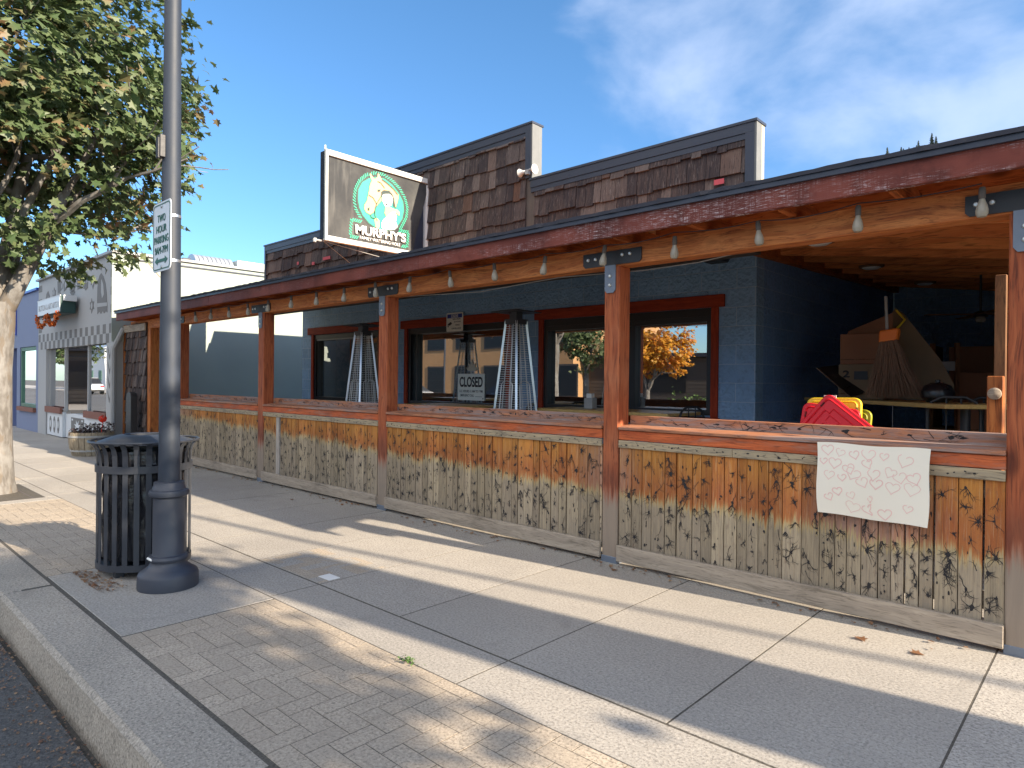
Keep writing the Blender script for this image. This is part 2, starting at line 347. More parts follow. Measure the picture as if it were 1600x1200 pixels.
MT['twig'] = simple('dry twigs', (.20, .115, .07), .8, .4, 60)
MT['black_vinyl'] = simple('black vinyl', (.012, .012, .014), .3)
MT['chrome'] = simple('chrome tube', (.35, .36, .38), .2, .05, 5, 0, .95)
MT['paper'] = simple('cream paper', (.80, .75, .64), .8, .05, 2)
MT['pink'] = simple('pink marker', (.80, .52, .48), .8, .1, 20)
MT['sign_blue'] = simple('blue notice ink', (.02, .05, .30), .5)
MT['ink'] = simple('black ink', (.02, .02, .022), .5)
MT['greenink'] = simple('green sign ink', (.02, .12, .085), .5)
MT['alum_sign'] = simple('white reflective sheet', (.66, .70, .74), .45, .06, 3)
MT['notice'] = simple('aged notice plate', (.80, .77, .68), .5, .1, 9)
MT['barrel'] = wood('grey barrel oak', (.36, .31, .23), (.26, .22, .16), (.1, .08, .06), 'z')
MT['soil'] = simple('potting soil', (.03, .022, .016), .9, .4, 40, .6)
MT['petal'] = simple('red petals', (.65, .03, .01), .6)
MT['petal_white'] = simple('white petals', (.7, .66, .6), .6)
MT['leaf_dark'] = simple('dark leaves', (.06, .04, .04), .6, .4, 20)
MT['leaf_green'] = simple('green leaves', (.07, .13, .03), .6, .4, 20)
MT['stucco_side'] = simple('pale green stucco', (.31, .355, .325), .75, .1, 1.2, .25)
MT['facade_grey'] = simple('pale grey facade paint', (.36, .365, .37), .7, .08, 2, .1)
MT['stencil'] = simple('grey stencil paint', (.155, .15, .145), .7, .12, 4)
MT['facade_white'] = simple('white facade paint', (.60, .63, .66), .6, .08, 3)
MT['brick'] = simple('brick sill', (.20, .085, .06), .8, .3, 18, .5)
MT['lavender'] = simple('lavender blue stucco', (.175, .21, .33), .7, .12, 1.5, .2)
MT['blue_door'] = simple('bright blue paint', (.02, .06, .42), .4)
MT['green_frame'] = simple('green frame paint', (.06, .15, .10), .5)
MT['teal'] = simple('dark teal paint', (.012, .05, .05), .5)
MT['garland'] = simple('orange autumn garland', (.50, .12, .02), .8, .5, 25, .8)
MT['curtain'] = simple('green curtain', (.05, .14, .10), .8, .3, 14)
MT['tan_wall'] = simple('tan stucco wall', (.52, .30, .14), .8, .12, 1, .2)
MT['brown_siding'] = simple('brown siding', (.09, .075, .065), .7, .2, 2)
MT['car_dark'] = simple('dark car paint', (.02, .026, .036), .22, .05, 2, 0, 0, 1.0)
MT['car_white'] = simple('white car paint', (.7, .71, .72), .25, .03, 2, 0, 0, 1.0)
MT['rubber'] = simple('tyre rubber', (.02, .02, .02), .8)
MT['brass'] = simple('galvanised duct', (.45, .48, .52), .4, .15, 14, 0, .5)
MT['duct'] = simple('pale duct sheet', (.62, .66, .63), .6, .1, 4)
MT['hill'] = simple('forested hillside', (.03, .05, .04), .9, .4, .1)
MT['conifer'] = simple('conifer needles', (.03, .045, .035), .9, .3, 1)
MT['pinkwrap'] = simple('faded pink tape', (.55, .08, .10), .7)
MT['bag'] = simple('black bin liner', (.02, .02, .024), .22, .3, 12, .9)
def bulb_mat():
    m = NM('frosted bulb glass'); n = m.noise(sc=40, det=3)
    return m.done(m.mix(n, (.46, .43, .36), (.33, .29, .22)), .35, None, Transmission_Weight=.25)
MT['bulb'] = bulb_mat()
def sky_face():
    m = NM('weathered dark sign panel'); n = m.noise(sc=2.2, det=6); s = m.noise(m.map((1, 6, .8)), sc=2, det=5)
    c = m.mix(m.rng(n, .35, .7), (.045, .047, .05), (.085, .086, .084)); c = m.mix(m.rng(s, .5, .8, 0, .6), c, (.15, .148, .14))
    m.b.inputs['Specular IOR Level'].default_value = .1
    return m.done(c, .6)
MT['sign_panel'] = sky_face()
def glass_mat(name, refl, tint):
    m = NM(name); t = m.t
    gl = m.n('ShaderNodeBsdfGlossy'); gl.inputs['Roughness'].default_value = .0; gl.inputs['Color'].default_value = (.95, .97, 1, 1)
    wob = m.noise(m.map((.6, .6, .6)), sc=1.2, det=1)
    m.lk(m.bump(wob, .08, .02), gl.inputs['Normal'])
    tr = m.n('ShaderNodeBsdfTransparent'); tr.inputs[0].default_value = (*tint, 1)
    mx = m.n('ShaderNodeMixShader'); mx.inputs[0].default_value = refl
    fr = m.n('ShaderNodeFresnel'); fr.inputs[0].default_value = 1.5
    m.lk(m.math('MAXIMUM', m.math('MULTIPLY_ADD', fr.outputs[0], 1.0, refl, True), refl), mx.inputs[0])
    t.links.new(tr.outputs[0], mx.inputs[1]); t.links.new(gl.outputs[0], mx.inputs[2])
    t.links.new(mx.outputs[0], t.nodes['Material Output'].inputs[0]); return m.m
MT['glass'] = glass_mat('reflective window glass', .42, (.55, .58, .56))
MT['glass2'] = glass_mat('shop window glass', .50, (.6, .62, .62))
def bark_mat():
    m = NM('pale mottled bark'); G = m.co
    w = m.vadd(G, m.noisec(G, sc=3), .12)
    g = m.noise(m.map((9, 9, 2.2), v=w), sc=1.6, det=8, ro=.65)
    c = m.mix(m.rng(g, .35, .65), (.19, .18, .168), (.10, .09, .08))
    pl = m.noise(m.map((5, 5, 2.0), v=w), sc=1.5, det=7, ro=.6, dist=.6)
    c = m.mix(m.rng(pl, .52, .58, 0, .85), c, (.13, .105, .08))
    moss = m.noise(sc=2.3, det=4); c = m.mix(m.rng(moss, .45, .65, 0, .75), c, (.26, .255, .245))
    return m.done(c, .85, m.bump(m.math('ADD', g, m.rng(pl, 0, .1)), .7, .012))
MT['bark'] = bark_mat()
def leaf_mat(name, cols, warm):
    m = NM(name); i = m.isl(); G = m.n('ShaderNodeNewGeometry').outputs['Position']
    c = m.mix(i, cols[0], cols[1])
    big = m.noise(G, sc=1.1, det=3); j = m.math('FRACT', m.math('MULTIPLY', i, 17.3))
    f = m.rng(m.math('ADD', big, m.math('MULTIPLY', j, .22)), warm, warm + .14)
    c = m.mix(f, c, m.mix(j, cols[2], cols[3]))
    b = m.b; m.lk(c, b.inputs['Base Color']); b.inputs['Roughness'].default_value = .5
    tl = m.n('ShaderNodeBsdfTranslucent'); m.lk(c, tl.inputs[0]); mx = m.n('ShaderNodeMixShader'); mx.inputs[0].default_value = .35
    t = m.t; t.links.new(b.outputs[0], mx.inputs[1]); t.links.new(tl.outputs[0], mx.inputs[2]); t.links.new(mx.outputs[0], t.nodes['Material Output'].inputs[0])
    return m.m
MT['maple'] = leaf_mat('maple leaves', [(.060, .105, .036), (.145, .185, .085), (.24, .10, .05), (.26, .17, .09)], .685)
MT['gold'] = leaf_mat('golden leaves', [(.60, .24, .02), (.70, .36, .03), (.55, .12, .02), (.5, .3, .04)], .55)
MT['litter'] = leaf_mat('fallen leaf litter', [(.22, .10, .05), (.30, .16, .08), (.16, .08, .05), (.36, .24, .14)], .5)

# ---------------------------------------------------------------- mesh helpers
class MB:
    def __init__(s): s.v = []; s.f = []
    def add(s, vs, fs):
        o = len(s.v); s.v += [tuple(p) for p in vs]; s.f += [tuple(i + o for i in f) for f in fs]; return s
    def box(s, a, b, rot=None, piv=None):
        x0, y0, z0 = a; x1, y1, z1 = b
        vs = [Vector(p) for p in ((x0, y0, z0), (x1, y0, z0), (x1, y1, z0), (x0, y1, z0), (x0, y0, z1), (x1, y0, z1), (x1, y1, z1), (x0, y1, z1))]
        if rot is not None:
            c = Vector(piv) if piv else Vector(((x0 + x1) / 2, (y0 + y1) / 2, (z0 + z1) / 2))
            vs = [rot @ (v - c) + c for v in vs]
        return s.add(vs, [(3, 2, 1, 0), (4, 5, 6, 7), (0, 1, 5, 4), (1, 2, 6, 5), (2, 3, 7, 6), (3, 0, 4, 7)])
    def hexa(s, vs): return s.add(vs, [(3, 2, 1, 0), (4, 5, 6, 7), (0, 1, 5, 4), (1, 2, 6, 5), (2, 3, 7, 6), (3, 0, 4, 7)])
    def bar(s, p, q, w, h, up=(0, 0, 1)):
        p = Vector(p); q = Vector(q); d = (q - p).normalized(); up = Vector(up)
        sd = d.cross(up)
        if sd.length < 1e-4: sd = d.cross(Vector((1, 0, 0)))
        sd.normalize(); u = sd.cross(d)
        a, b = sd * w / 2, u * h / 2
        return s.add([p - a - b, p + a - b, p + a + b, p - a + b, q - a - b, q + a - b, q + a + b, q - a + b], [(0, 1, 2, 3), (7, 6, 5, 4), (1, 0, 4, 5), (2, 1, 5, 6), (3, 2, 6, 7), (0, 3, 7, 4)])
    def tube(s, pts, r, n=8, caps=True):
        pts = [Vector(p) for p in pts]; rs = r if isinstance(r, (list, tuple)) else [r] * len(pts)
        rings = []; prev = None
        for i, p in enumerate(pts):
            d = (pts[min(i + 1, len(pts) - 1)] - pts[max(i - 1, 0)]).normalized()
            if prev is None: prev = d.orthogonal().normalized()
            a = (prev - d * prev.dot(d)).normalized(); prev = a; b = d.cross(a)
            rings.append([p + (a * math.cos(t) + b * math.sin(t)) * rs[i] for t in [2 * math.pi * k / n for k in range(n)]])
        vs = [q for rg in rings for q in rg]; fs = []
        for i in range(len(rings) - 1):
            for k in range(n): fs.append((i * n + k, i * n + (k + 1) % n, (i + 1) * n + (k + 1) % n, (i + 1) * n + k))
        if caps: fs.append(tuple(range(n - 1, -1, -1))); fs.append(tuple((len(rings) - 1) * n + k for k in range(n)))
        return s.add(vs, fs)
    def lathe(s, prof, c=(0, 0, 0), n=32, axis='z'):
        vs = []; fs = []; m = len(prof)
        for k in range(n):
            t = 2 * math.pi * k / n
            for r, z in prof:
                if axis == 'z': vs.append((c[0] + r * math.cos(t), c[1] + r * math.sin(t), c[2] + z))
                elif axis == 'y': vs.append((c[0] + r * math.cos(t), c[1] + z, c[2] + r * math.sin(t)))
                else: vs.append((c[0] + z, c[1] + r * math.cos(t), c[2] + r * math.sin(t)))
        for k in range(n):
            for i in range(m - 1): fs.append((k * m + i, ((k + 1) % n) * m + i, ((k + 1) % n) * m + i + 1, k * m + i + 1))
        return s.add(vs, fs)
    def prism(s, poly, fn0, fn1):
        """polygon given as 2-D points, fn0/fn1 map (a,b) to the two faces"""
        n = len(poly); vs = [fn0(*p) for p in poly] + [fn1(*p) for p in poly]
        fs = [tuple(range(n)), tuple(range(2 * n - 1, n - 1, -1))] + [(i, i + n, (i + 1) % n + n, (i + 1) % n) for i in range(n)]
        return s.add(vs, fs)
    def build(s, name, mat, parent=None, smooth=False, bev=0, loc=None):
        me = bpy.data.meshes.new(name); me.from_pydata(s.v, [], s.f)
        bm = bmesh.new(); bm.from_mesh(me); bmesh.ops.recalc_face_normals(bm, faces=bm.faces); bm.to_mesh(me); bm.free()
        o = bpy.data.objects.new(name, me); col.objects.link(o)
        me.materials.append(MT[mat] if isinstance(mat, str) else mat)
        if smooth:
            for p in me.polygons: p.use_smooth = True
            try: me.set_sharp_from_angle(angle=math.radians(38))
            except Exception: pass
        if bev:
            b = o.modifiers.new('bevel', 'BEVEL'); b.width = bev; b.segments = 1; b.limit_method = 'ANGLE'
        if parent: o.parent = parent
        if loc: o.location = loc
        return o

def tag(o, label, cat, group=None, kind=None):
    if label: o['label'] = label
    if cat: o['category'] = cat
    if group: o['group'] = group
    if kind: o['kind'] = kind
    return o
def thing(name, loc, label, cat, group=None, rz=0):
    o = bpy.data.objects.new(name, None); col.objects.link(o); o.location = loc; o.rotation_euler = (0, 0, rz); o.empty_display_size = .1
    return tag(o, label, cat, group)
def struct(o): o['kind'] = 'structure'; return o
def dup(o, loc, label, rz=None):
    def cp(a, par):
        c = a.copy(); col.objects.link(c); c.parent = par
        for ch in a.children: cp(ch, c)
        return c
    c = cp(o, None); c.location = loc; c['label'] = label
    if rz is not None: c.rotation_euler = (0, 0, rz)
    return c
def text(name, s, mat, parent, origin, ax, width, height, th=.003, bold=0., sp=1., shear=0):
    """lettering as a mesh, fitted into width x height; ax = 'x' reads along +y on a plane facing +x, 'y' reads along +x on a plane facing -y"""
    cu_ = bpy.data.curves.new('t', 'FONT'); cu_.body = s; cu_.extrude = 0; cu_.offset = bold; cu_.space_character = sp
    t = bpy.data.objects.new('t', cu_); col.objects.link(t)
    bpy.context.view_layer.update()
    me = bpy.data.meshes.new_from_object(t.evaluated_get(bpy.context.evaluated_depsgraph_get()))
    bpy.data.objects.remove(t); bpy.data.curves.remove(cu_)
    xs = [v.co.x for v in me.vertices]; ys = [v.co.y for v in me.vertices]
    sx = width / (max(xs) - min(xs)); sy = height / (max(ys) - min(ys)); x0, y0 = min(xs), min(ys)
    for v in me.vertices:
        a = (v.co.x - x0) * sx; b = (v.co.y - y0) * sy + a * shear
        v.co = Vector(origin) + (Vector((0, a, b)) if ax == 'x' else Vector((a, 0, b)))
    me.name = name; me.materials.clear(); me.materials.append(MT[mat])
    o = bpy.data.objects.new(name, me); col.objects.link(o)
    so = o.modifiers.new('s', 'SOLIDIFY'); so.thickness = th; so.offset = 0
    if parent: o.parent = parent
    return o
def rotx(a): return Matrix.Rotation(a, 3, 'X')
def roty(a): return Matrix.Rotation(a, 3, 'Y')
def rotz(a): return Matrix.Rotation(a, 3, 'Z')

# ================================================================ GROUND
mb = MB(); mb.add([(-400, -400, -.20), (400, -400, -.20), (400, 600, -.20), (-400, 600, -.20)], [(0, 1, 2, 3)]); struct(mb.build('ground', 'joint'))
# road: fine grid is not needed; slight crown
mb = MB(); nx = 2
mb.add([(-150, -11, -.125), (60, -11, -.125), (60, .80, -.145), (-150, .80, -.145), (-150, -5, -.07), (60, -5, -.07)], [(0, 1, 5, 4), (4, 5, 2, 3)]); struct(mb.build('road', 'asphalt'))
# kerb, in lengths with a joint between
mb = MB()
x = -60.0
xs = [-60 + i * 3.05 for i in range(24)]
xs = [q - 0.0 + (-5.29 + 60) % 3.05 for q in xs]
for q in xs:
    mb.hexa([(q + .004, .84, -.3), (q + 3.046, .84, -.3), (q + 3.046, 1.182, -.3), (q + .004, 1.182, -.3), (q + .004, .885, .0), (q + 3.046, .885, .0), (q + 3.046, 1.182, .001), (q + .004, 1.182, .001)])
struct(mb.build('kerb', 'kerb', bev=.02))
# sidewalk bed
mb = MB(); mb.box((-60, 1.0, -.19), (16, 4.6, -.0012)); struct(mb.build('pavement_bed', 'joint'))
# concrete slabs
def slabs(mb, x0, x1, ys, step, off=0, z=.0):
    x = x0
    while x < x1 - .01:
        e = min(x + step, x1)
        for a, b in zip(ys[:-1], ys[1:]):
            dz = R.uniform(-.0004, .0004)
            mb.box((x + .005, a + .005, -.1), (e - .005, b - .005, z + dz))
        x = e
mb = MB()
x = -0.48 - .8875 * 62
slabs(mb, x, -0.48 + .8875 * 18, [2.43, 4.42], .8875)
struct(mb.build('sidewalk', 'slab'))
mb = MB(); slabs(mb, -4.03 - .8875 * 2 * 28, -4.03 + .8875 * 2 * 11, [2.07, 2.425], .8875 * 2); struct(mb.build('sidewalk_edge_band', 'slab'))
mb = MB(); 
for a, b in ((-5.53, -3.97), (-21.4, -19.8), (9.3, 10.9)): mb.box((a, 1.19, -.1), (b, 2.068, .002))
for a, b in ((-11.0, -10.62), (-9.22, -8.99)): mb.box((a, 1.19, -.1), (b, 2.068, .001))
mb.box((-10.61, 1.19, -.1), (-9.23, 1.27, .001)); mb.box((-10.61, 1.96, -.1), (-9.23, 2.068, .001))
struct(mb.build('concrete_pad', 'slab', bev=.005))
# herringbone pavers
def herring(x0, x1, y0, y1, mb):
    W = .1015; g = .0022
    ni = int((x1 - x0) / W) + 2; nj = int((y1 - y0) / W) + 2
    for i in range(-1, ni):
        for j in range(-1, nj):
            d = (i - j) % 4
            if d == 0: a, b, c, e = i, j, i + 2, j + 1
            elif d == 3: a, b, c, e = i, j, i + 1, j + 2
            else: continue
            X0, Y0, X1, Y1 = x0 + a * W + g, y0 + b * W + g, x0 + c * W - g, y0 + e * W - g
            X0 = max(X0, x0 + g); Y0 = max(Y0, y0 + g); X1 = min(X1, x1 - g); Y1 = min(Y1, y1 - g)
            if X1 - X0 < .02 or Y1 - Y0 < .02: continue
            z = R.uniform(-.0006, .0008); t = R.uniform(-.0004, .0004); u = R.uniform(-.0004, .0004)
            mb.hexa([(X0, Y0, -.05), (X1, Y0, -.05), (X1, Y1, -.05), (X0, Y1, -.05), (X0, Y0, z + t), (X1, Y0, z - t), (X1, Y1, z - u), (X0, Y1, z + u)])
mb = MB(); herring(-3.96, 9.2, 1.185, 2.07, mb); herring(-8.98, -5.54, 1.185, 2.07, mb); herring(-19.7, -11.02, 1.185, 2.07, mb); herring(-4.9, -4.05, 2.44, 3.0, mb)
struct(mb.build('paver_strip', 'paver'))
mb = MB(); mb.box((-19.7, 1.18, -.05), (9.2, 2.064, -.0014)); mb.box((-4.9, 2.436, -.05), (-4.05, 3.0, .0005)) if False else None; struct(mb.build('paver_bed', 'sand'))
# patio floor and dirt line under the fence
mb = MB(); mb.box((-14.2, 4.46, -.1), (.3, 14, .02)); struct(mb.build('patio_floor', 'patio'))
mb = MB(); mb.box((-60, 4.422, -.1), (-14.25, 4.6, -.005)); mb.box((.32, 4.422, -.1), (40, 14, -.03)); struct(mb.build('dirt_verge', 'joint'))
# tree grate
def grate(cx, cy, label):
    g = thing('tree_grate', (cx, cy, -.01), label, 'tree grate', 'tree grates')
    mb = MB(); mb.box((-.68, -.34, -.02), (.68, .34, -.008)); mb.build('soil_bed', 'soil', g)
    mb = MB()
    for i in range(34):
        xx = -.66 + i * .04
        for a, b in ((-.34, -.24), (.24, .34)): mb.box((xx, a, -.004), (xx + .018, b, .008))
        if abs(xx) > .26: mb.box((xx, -.22, -.004), (xx + .018, .22, .008))
    for yy in (-.24, .225): mb.box((-.68, yy, -.005), (.68, yy + .018, .009))
    for a in ((-.69, -.345), (.67, .345)): mb.box((a[0], -.345, -.005), (a[0] + .02, .345, .009))
    mb.build('slatted_plate', 'brown_siding', g)
grate(-9.92, 1.615, 'brown slotted iron grate around the foot of the maple trunk at the left')
tag(MB().box((-.07, -.045, 0), (.07, .045, .003)).build('utility_cover', 'white_paint', loc=(-4.12, 2.56, .002)), 'small white rectangular cover plate set in the sidewalk', 'utility cover')

# leaf litter: gutter debris and line under the fence
def leafpoly(mb, c, s, nrm, ang, fold=.2):
    n = Vector(nrm).normalized(); a = n.orthogonal().normalized(); b = n.cross(a)
    e1 = a * math.cos(ang) + b * math.sin(ang); e2 = n.cross(e1); c = Vector(c)
    pr = [(-.5, 0), (-.28, .16), (-.34, .46), (-.05, .30), (.10, .52), (.20, .22), (.52, .0)]
    vs = [c + e1 * (p[0] * s) + e2 * (p[1] * s) + n * (abs(p[1]) * fold * s) for p in pr]
    vs += [c + e1 * (p[0] * s) - e2 * (p[1] * s) + n * (abs(p[1]) * fold * s) for p in pr[1:-1][::-1]]
    o = len(mb.v); mb.v += [tuple(v) for v in vs]
    mb.f.append(tuple(o + i for i in range(0, 7))); mb.f.append(tuple([o] + [o + 6 + i for i in range(0, 6)]))
def debris(name, label, cat, spots, s0, s1):
    mb = MB()
    for x, y, z in spots:
        leafpoly(mb, (x, y, z + .006), R.uniform(s0, s1), (R.uniform(-.5, .5), R.uniform(-.5, .5), 1), R.uniform(0, 6.3), .3)
    return tag(mb.build(name, 'litter'), label, cat, kind='stuff')
sp = []
for i in range(4200):
    t = abs(R.gauss(0, .16)); sp.append((R.uniform(-12, 1.5), .84 - t - .02, -.142))
debris('gutter_litter', 'brown leaf crumbs and grit gathered in the gutter along the kerb', 'leaf litter', sp, .005, .020)
sp = []
for i in range(520):
    x = R.uniform(-11.5, -.4); k = mnoise.noise(Vector((x * 1.3, 0, 0)))
    if R.random() < .35 + k * .9: sp.append((x, 4.27 - abs(R.gauss(0, .06)), .004))
debris('fence_litter', 'dry leaf crumbs along the foot of the fence', 'leaf litter', sp, .012, .045)
sp = [(R.uniform(-5.5, -4.85), 1.33 + abs(R.gauss(0, .09)), .004) for i in range(230)]
debris('bin_litter', 'small dead leaves and rubbish gathered around the foot of the litter bin', 'leaf litter', sp, .008, .028)
for (x, y, s, lb) in ((-2.80 + .02, 4.14, .06, 'single red leaf lying by the foot of the post left of the paper poster bay'), (-1.05, 3.98, .075, 'large curled brown leaf on the sidewalk below the paper poster'), (-.78, 3.97, .07, 'brown leaf near the right end of the fence foot'), (-7.1, 3.9, .05, 'lone red leaf on the shaded sidewalk before the far fence bays')):
    mb = MB(); leafpoly(mb, (0, 0, .002), s, (.05, .05, 1), R.uniform(0, 6), .25); tag(mb.build('fallen_leaf', 'litter', loc=(x, y, .002)), lb, 'leaf', 'single fallen leaves')

# ================================================================ STREET LAMP
lamp = thing('street_lamp', (-4.72, 1.70, 0), 'tall blue-grey street lamp post with moulded black base beside the litter bin', 'street lamp')
MB().lathe([(0, .0), (.186, 0), (.188, .015), (.186, .085), (.178, .105), (.148, .125), (.118, .15), (.108, .175), (.108, .18)], n=48).build('base', 'lamp_metal', lamp, True)
MB().lathe([(.10, .172), (.119, .180), (.125, .197), (.119, .214), (.101, .22), (.098, .225), (.097, .60), (.101, .605), (.120, .615), (.125, .632), (.119, .65), (.104, .655), (.100, .672), (.095, .68), (.092, .705), (.06, .71)], n=48).build('collar', 'lamp_metal', lamp, True)
MB().lathe([(.066, .70), (.062, 2.0), (.053, 3.6), (.046, 5.6)], n=32).build('pole', 'pole_metal', lamp, True)
b = MB(); b.box((-.030, -.085, 2.87), (.03, -.048, 3.02)); b.box((-.02, -.095, 2.86), (.02, -.08, 3.0)); b.build('junction_box', 'bracket', lamp, bev=.004)
b = MB(); b.tube([(0, 0, 5.5), (0, -.3, 5.75), (0, -.9, 5.85), (0, -1.3, 5.8)], .03); b.build('arm', 'pole_metal', lamp, True)
MB().lathe([(.0, .12), (.1, .11), (.2, .02), (.21, -.04), (.0, -.07)], c=(0, -1.45, 5.75), n=24).build('lamp_head', 'lamp_metal', lamp, True)
b = MB()
for z in (2.19, 2.49): b.lathe([(.0605, z - .009), (.0625, z - .009), (.0625, z + .009), (.0605, z + .009)], n=24)
b.build('strap', 'steel', lamp, True)
for dz, r in ((.228, .122),):
    b = MB(); b.tube([(.03 * math.sin(t * 2) + .127 * math.cos(t), .127 * math.sin(t), .196 + .012 * math.sin(3 * t)) for t in [4.0 + k * .18 for k in range(9)]], .008, 6); b.build('tied_cord', 'white_paint', lamp, True)
ps = thing('parking_sign', (-4.65, 1.62, 2.105), 'small white two hour parking sign strapped to the street lamp', 'parking sign')
def rrect(w, h, r, n=5):
    pts = []
    for cx, cz, a0 in ((w - r, r, -90), (w - r, h - r, 0), (r, h - r, 90), (r, r, 180)):
        for k in range(n + 1):
            a = math.radians(a0 + 90 * k / n); pts.append((cx + r * math.cos(a), cz + r * math.sin(a)))
    return pts
w, h = .315, .455
MB().prism([(a - w / 2, b) for a, b in rrect(w, h, .035)], lambda a, b: (a, 0, b), lambda a, b: (a, -.004, b)).build('plate', 'alum_sign', ps)
o_ = [(a - w / 2 + .012, b + .012) for a, b in rrect(w - .024, h - .024, .028)]; i_ = [(a - w / 2 + .019, b + .019) for a, b in rrect(w - .038, h - .038, .022)]
b = MB(); n = len(o_); b.add([(p[0], -.006, p[1]) for p in o_ + i_], [(k, (k + 1) % n, n + (k + 1) % n, n + k) for k in range(n)]); b.build('border', 'greenink', ps)
for s, zz, ww in (('TWO', .325, .135), ('HOUR', .255, .175), ('PARKING', .185, .245), ('9AM-7PM', .115, .225)):
    text('lettering', s, 'greenink', ps, (-ww / 2, -.0065, zz), 'y', ww, .048, .002)
b = MB()
for sx in (-1, 1): b.prism([(sx * .11, .07), (sx * .065, .045), (sx * .065, .095)], lambda a, c: (a, -.0055, c), lambda a, c: (a, -.0075, c))
b.box((-.065, -.0075, .06), (.065, -.0055, .08)); b.build('arrow', 'greenink', ps)
for zz in (.03, .425):
    MB().lathe([(0, -.012), (.010, -.011), (.012, -.005)], c=(0, 0, zz), n=12, axis='y').build('bolt', 'bolt', ps, True)

# ================================================================ LITTER BIN
can = thing('litter_bin', (-5.28, 1.735, 0), 'round black slatted metal litter bin with flared rim behind the street lamp', 'litter bin')
b = MB(); b.lathe([(.31, .055), (.335, .055), (.335, .10), (.31, .10)], n=48); b.lathe([(0, .08), (.31, .08)], n=48)
for k in range(4): a = k * 1.57 + .5; b.box((.25 * math.cos(a) - .03, .25 * math.sin(a) - .03, 0), (.25 * math.cos(a) + .03, .25 * math.sin(a) + .03, .08))
b.build('base_ring', 'black_metal', can, True)
for k in range(26):
    a = 2 * math.pi * k / 26; ca, sa = math.cos(a), math.sin(a); up = Vector((ca, sa, 0))
    pts = [(.330, .06), (.330, .80), (.334, .86), (.348, .905), (.372, .935), (.390, .945)]
    b = MB(); tang = Vector((-sa, ca, 0)) * .019; vs = []; 
    for r, z in pts:
        for q in (-1, 1):
            for t in (0, -.006): vs.append(Vector((ca * (r + t), sa * (r + t), z)) + tang * q)
    fs = []
    for i in range(len(pts) - 1):
        o = i * 4; fs += [(o, o + 4, o + 6, o + 2), (o + 1, o + 3, o + 7, o + 5), (o, o + 1, o + 5, o + 4), (o + 2, o + 6, o + 7, o + 3)]
    b.add(vs, fs); b.build('slat', 'black_metal', can)
MB().lathe([(.332, .735), (.341, .735), (.341, .785), (.332, .785), (.332, .735)], n=48).build('band', 'black_metal', can, True)
MB().tube([(.385 * math.cos(t), .385 * math.sin(t), .948) for t in [2 * math.pi * k / 48 for k in range(49)]], .009, 6, False).build('rim', 'black_metal', can, True)
b = MB(); b.lathe([(.335, .930), (.330, .944), (.28, .962), (.21, .984), (.155, .992), (.145, .986), (.14, .90)], n=48); b.build('lid', 'black_metal', can, True)
b = MB(); prof = []
vs = []; fs = []; n = 72; zs = [.12 + i * .045 for i in range(18)]
for z in zs:
    for k in range(n):
        t = 2 * math.pi * k / n; r = .285 + .022 * mnoise.noise(Vector((math.cos(t) * 5, math.sin(t) * 5, z * 9))) + .01 * mnoise.noise(Vector((math.cos(t) * 14, math.sin(t) * 14, z * 20)))
        if z > .75: r += .02
        vs.append((r * math.cos(t), r * math.sin(t), z))
for i in range(len(zs) - 1):
    for k in range(n): fs.append((i * n + k, i * n + (k + 1) % n, (i + 1) * n + (k + 1) % n, (i + 1) * n + k))
b.add(vs, fs); b.build('bin_liner', 'bag', can, True)
can.scale = (.925, .925, 1)

# ================================================================ FENCE, POSTS, PORCH
posts = [(-12.95, 'orange'), (-11.6, 'p'), (-8.68, 'p'), (-5.90, 'p'), (-2.935, 'p'), (-.372, 'p')]
plabels = ['orange timber post at the left end of the porch beside the shingled panel', 'timber porch post right of the entrance gap, seen just behind the street lamp', 'timber porch post between the street lamp and the sign, grey at its foot', 'timber porch post in front of the leftmost window, grey at its foot', 'timber porch post at the middle, in front of the wide right window', 'broad timber porch post at the right edge of the picture']
for k, (px, kind) in enumerate(posts):
    p = thing('porch_post', (px, 4.30, 0), plabels[k], 'post', 'timber posts along the porch front')
    hw = .078 if k != 4 else .070
    b = MB(); b.box((-hw, 0, .03), (hw, .155, 2.31)); b.build('post_shaft', 'post_fade' if k else 'post_orange', p, bev=.008)
    if k: MB().box((-hw - .004, -.004, -.02), (hw + .004, .159, .05)).build('post_base', 'strap', p, bev=.004)
    if k:
        MB().prism([(-.27, 2.335), (-.25, 2.315), (.25, 2.315), (.27, 2.335), (.27, 2.425), (-.27, 2.425)], lambda a, c: (a, -.003, c), lambda a, c: (a, -.011, c)).build('beam_plate', 'bracket', p)
        MB().prism([(-.05, 2.315), (-.05, 2.125), (-.03, 2.10), (.03, 2.10), (.05, 2.125), (.05, 2.315)], lambda a, c: (a - .01, -.003, c), lambda a, c: (a - .01, -.011, c)).build('post_strap', 'strap', p)
        for q in ((-.22, 2.375), (-.15, 2.375), (.10, 2.385), (.17, 2.385), (-.01, 2.23), (-.01, 2.16)):
            MB().lathe([(0, -.022), (.010, -.021), (.014, -.016), (.015, -.010)], c=(q[0], 0, q[1]), n=10, axis='y').build('bolt', 'bolt', p, True)
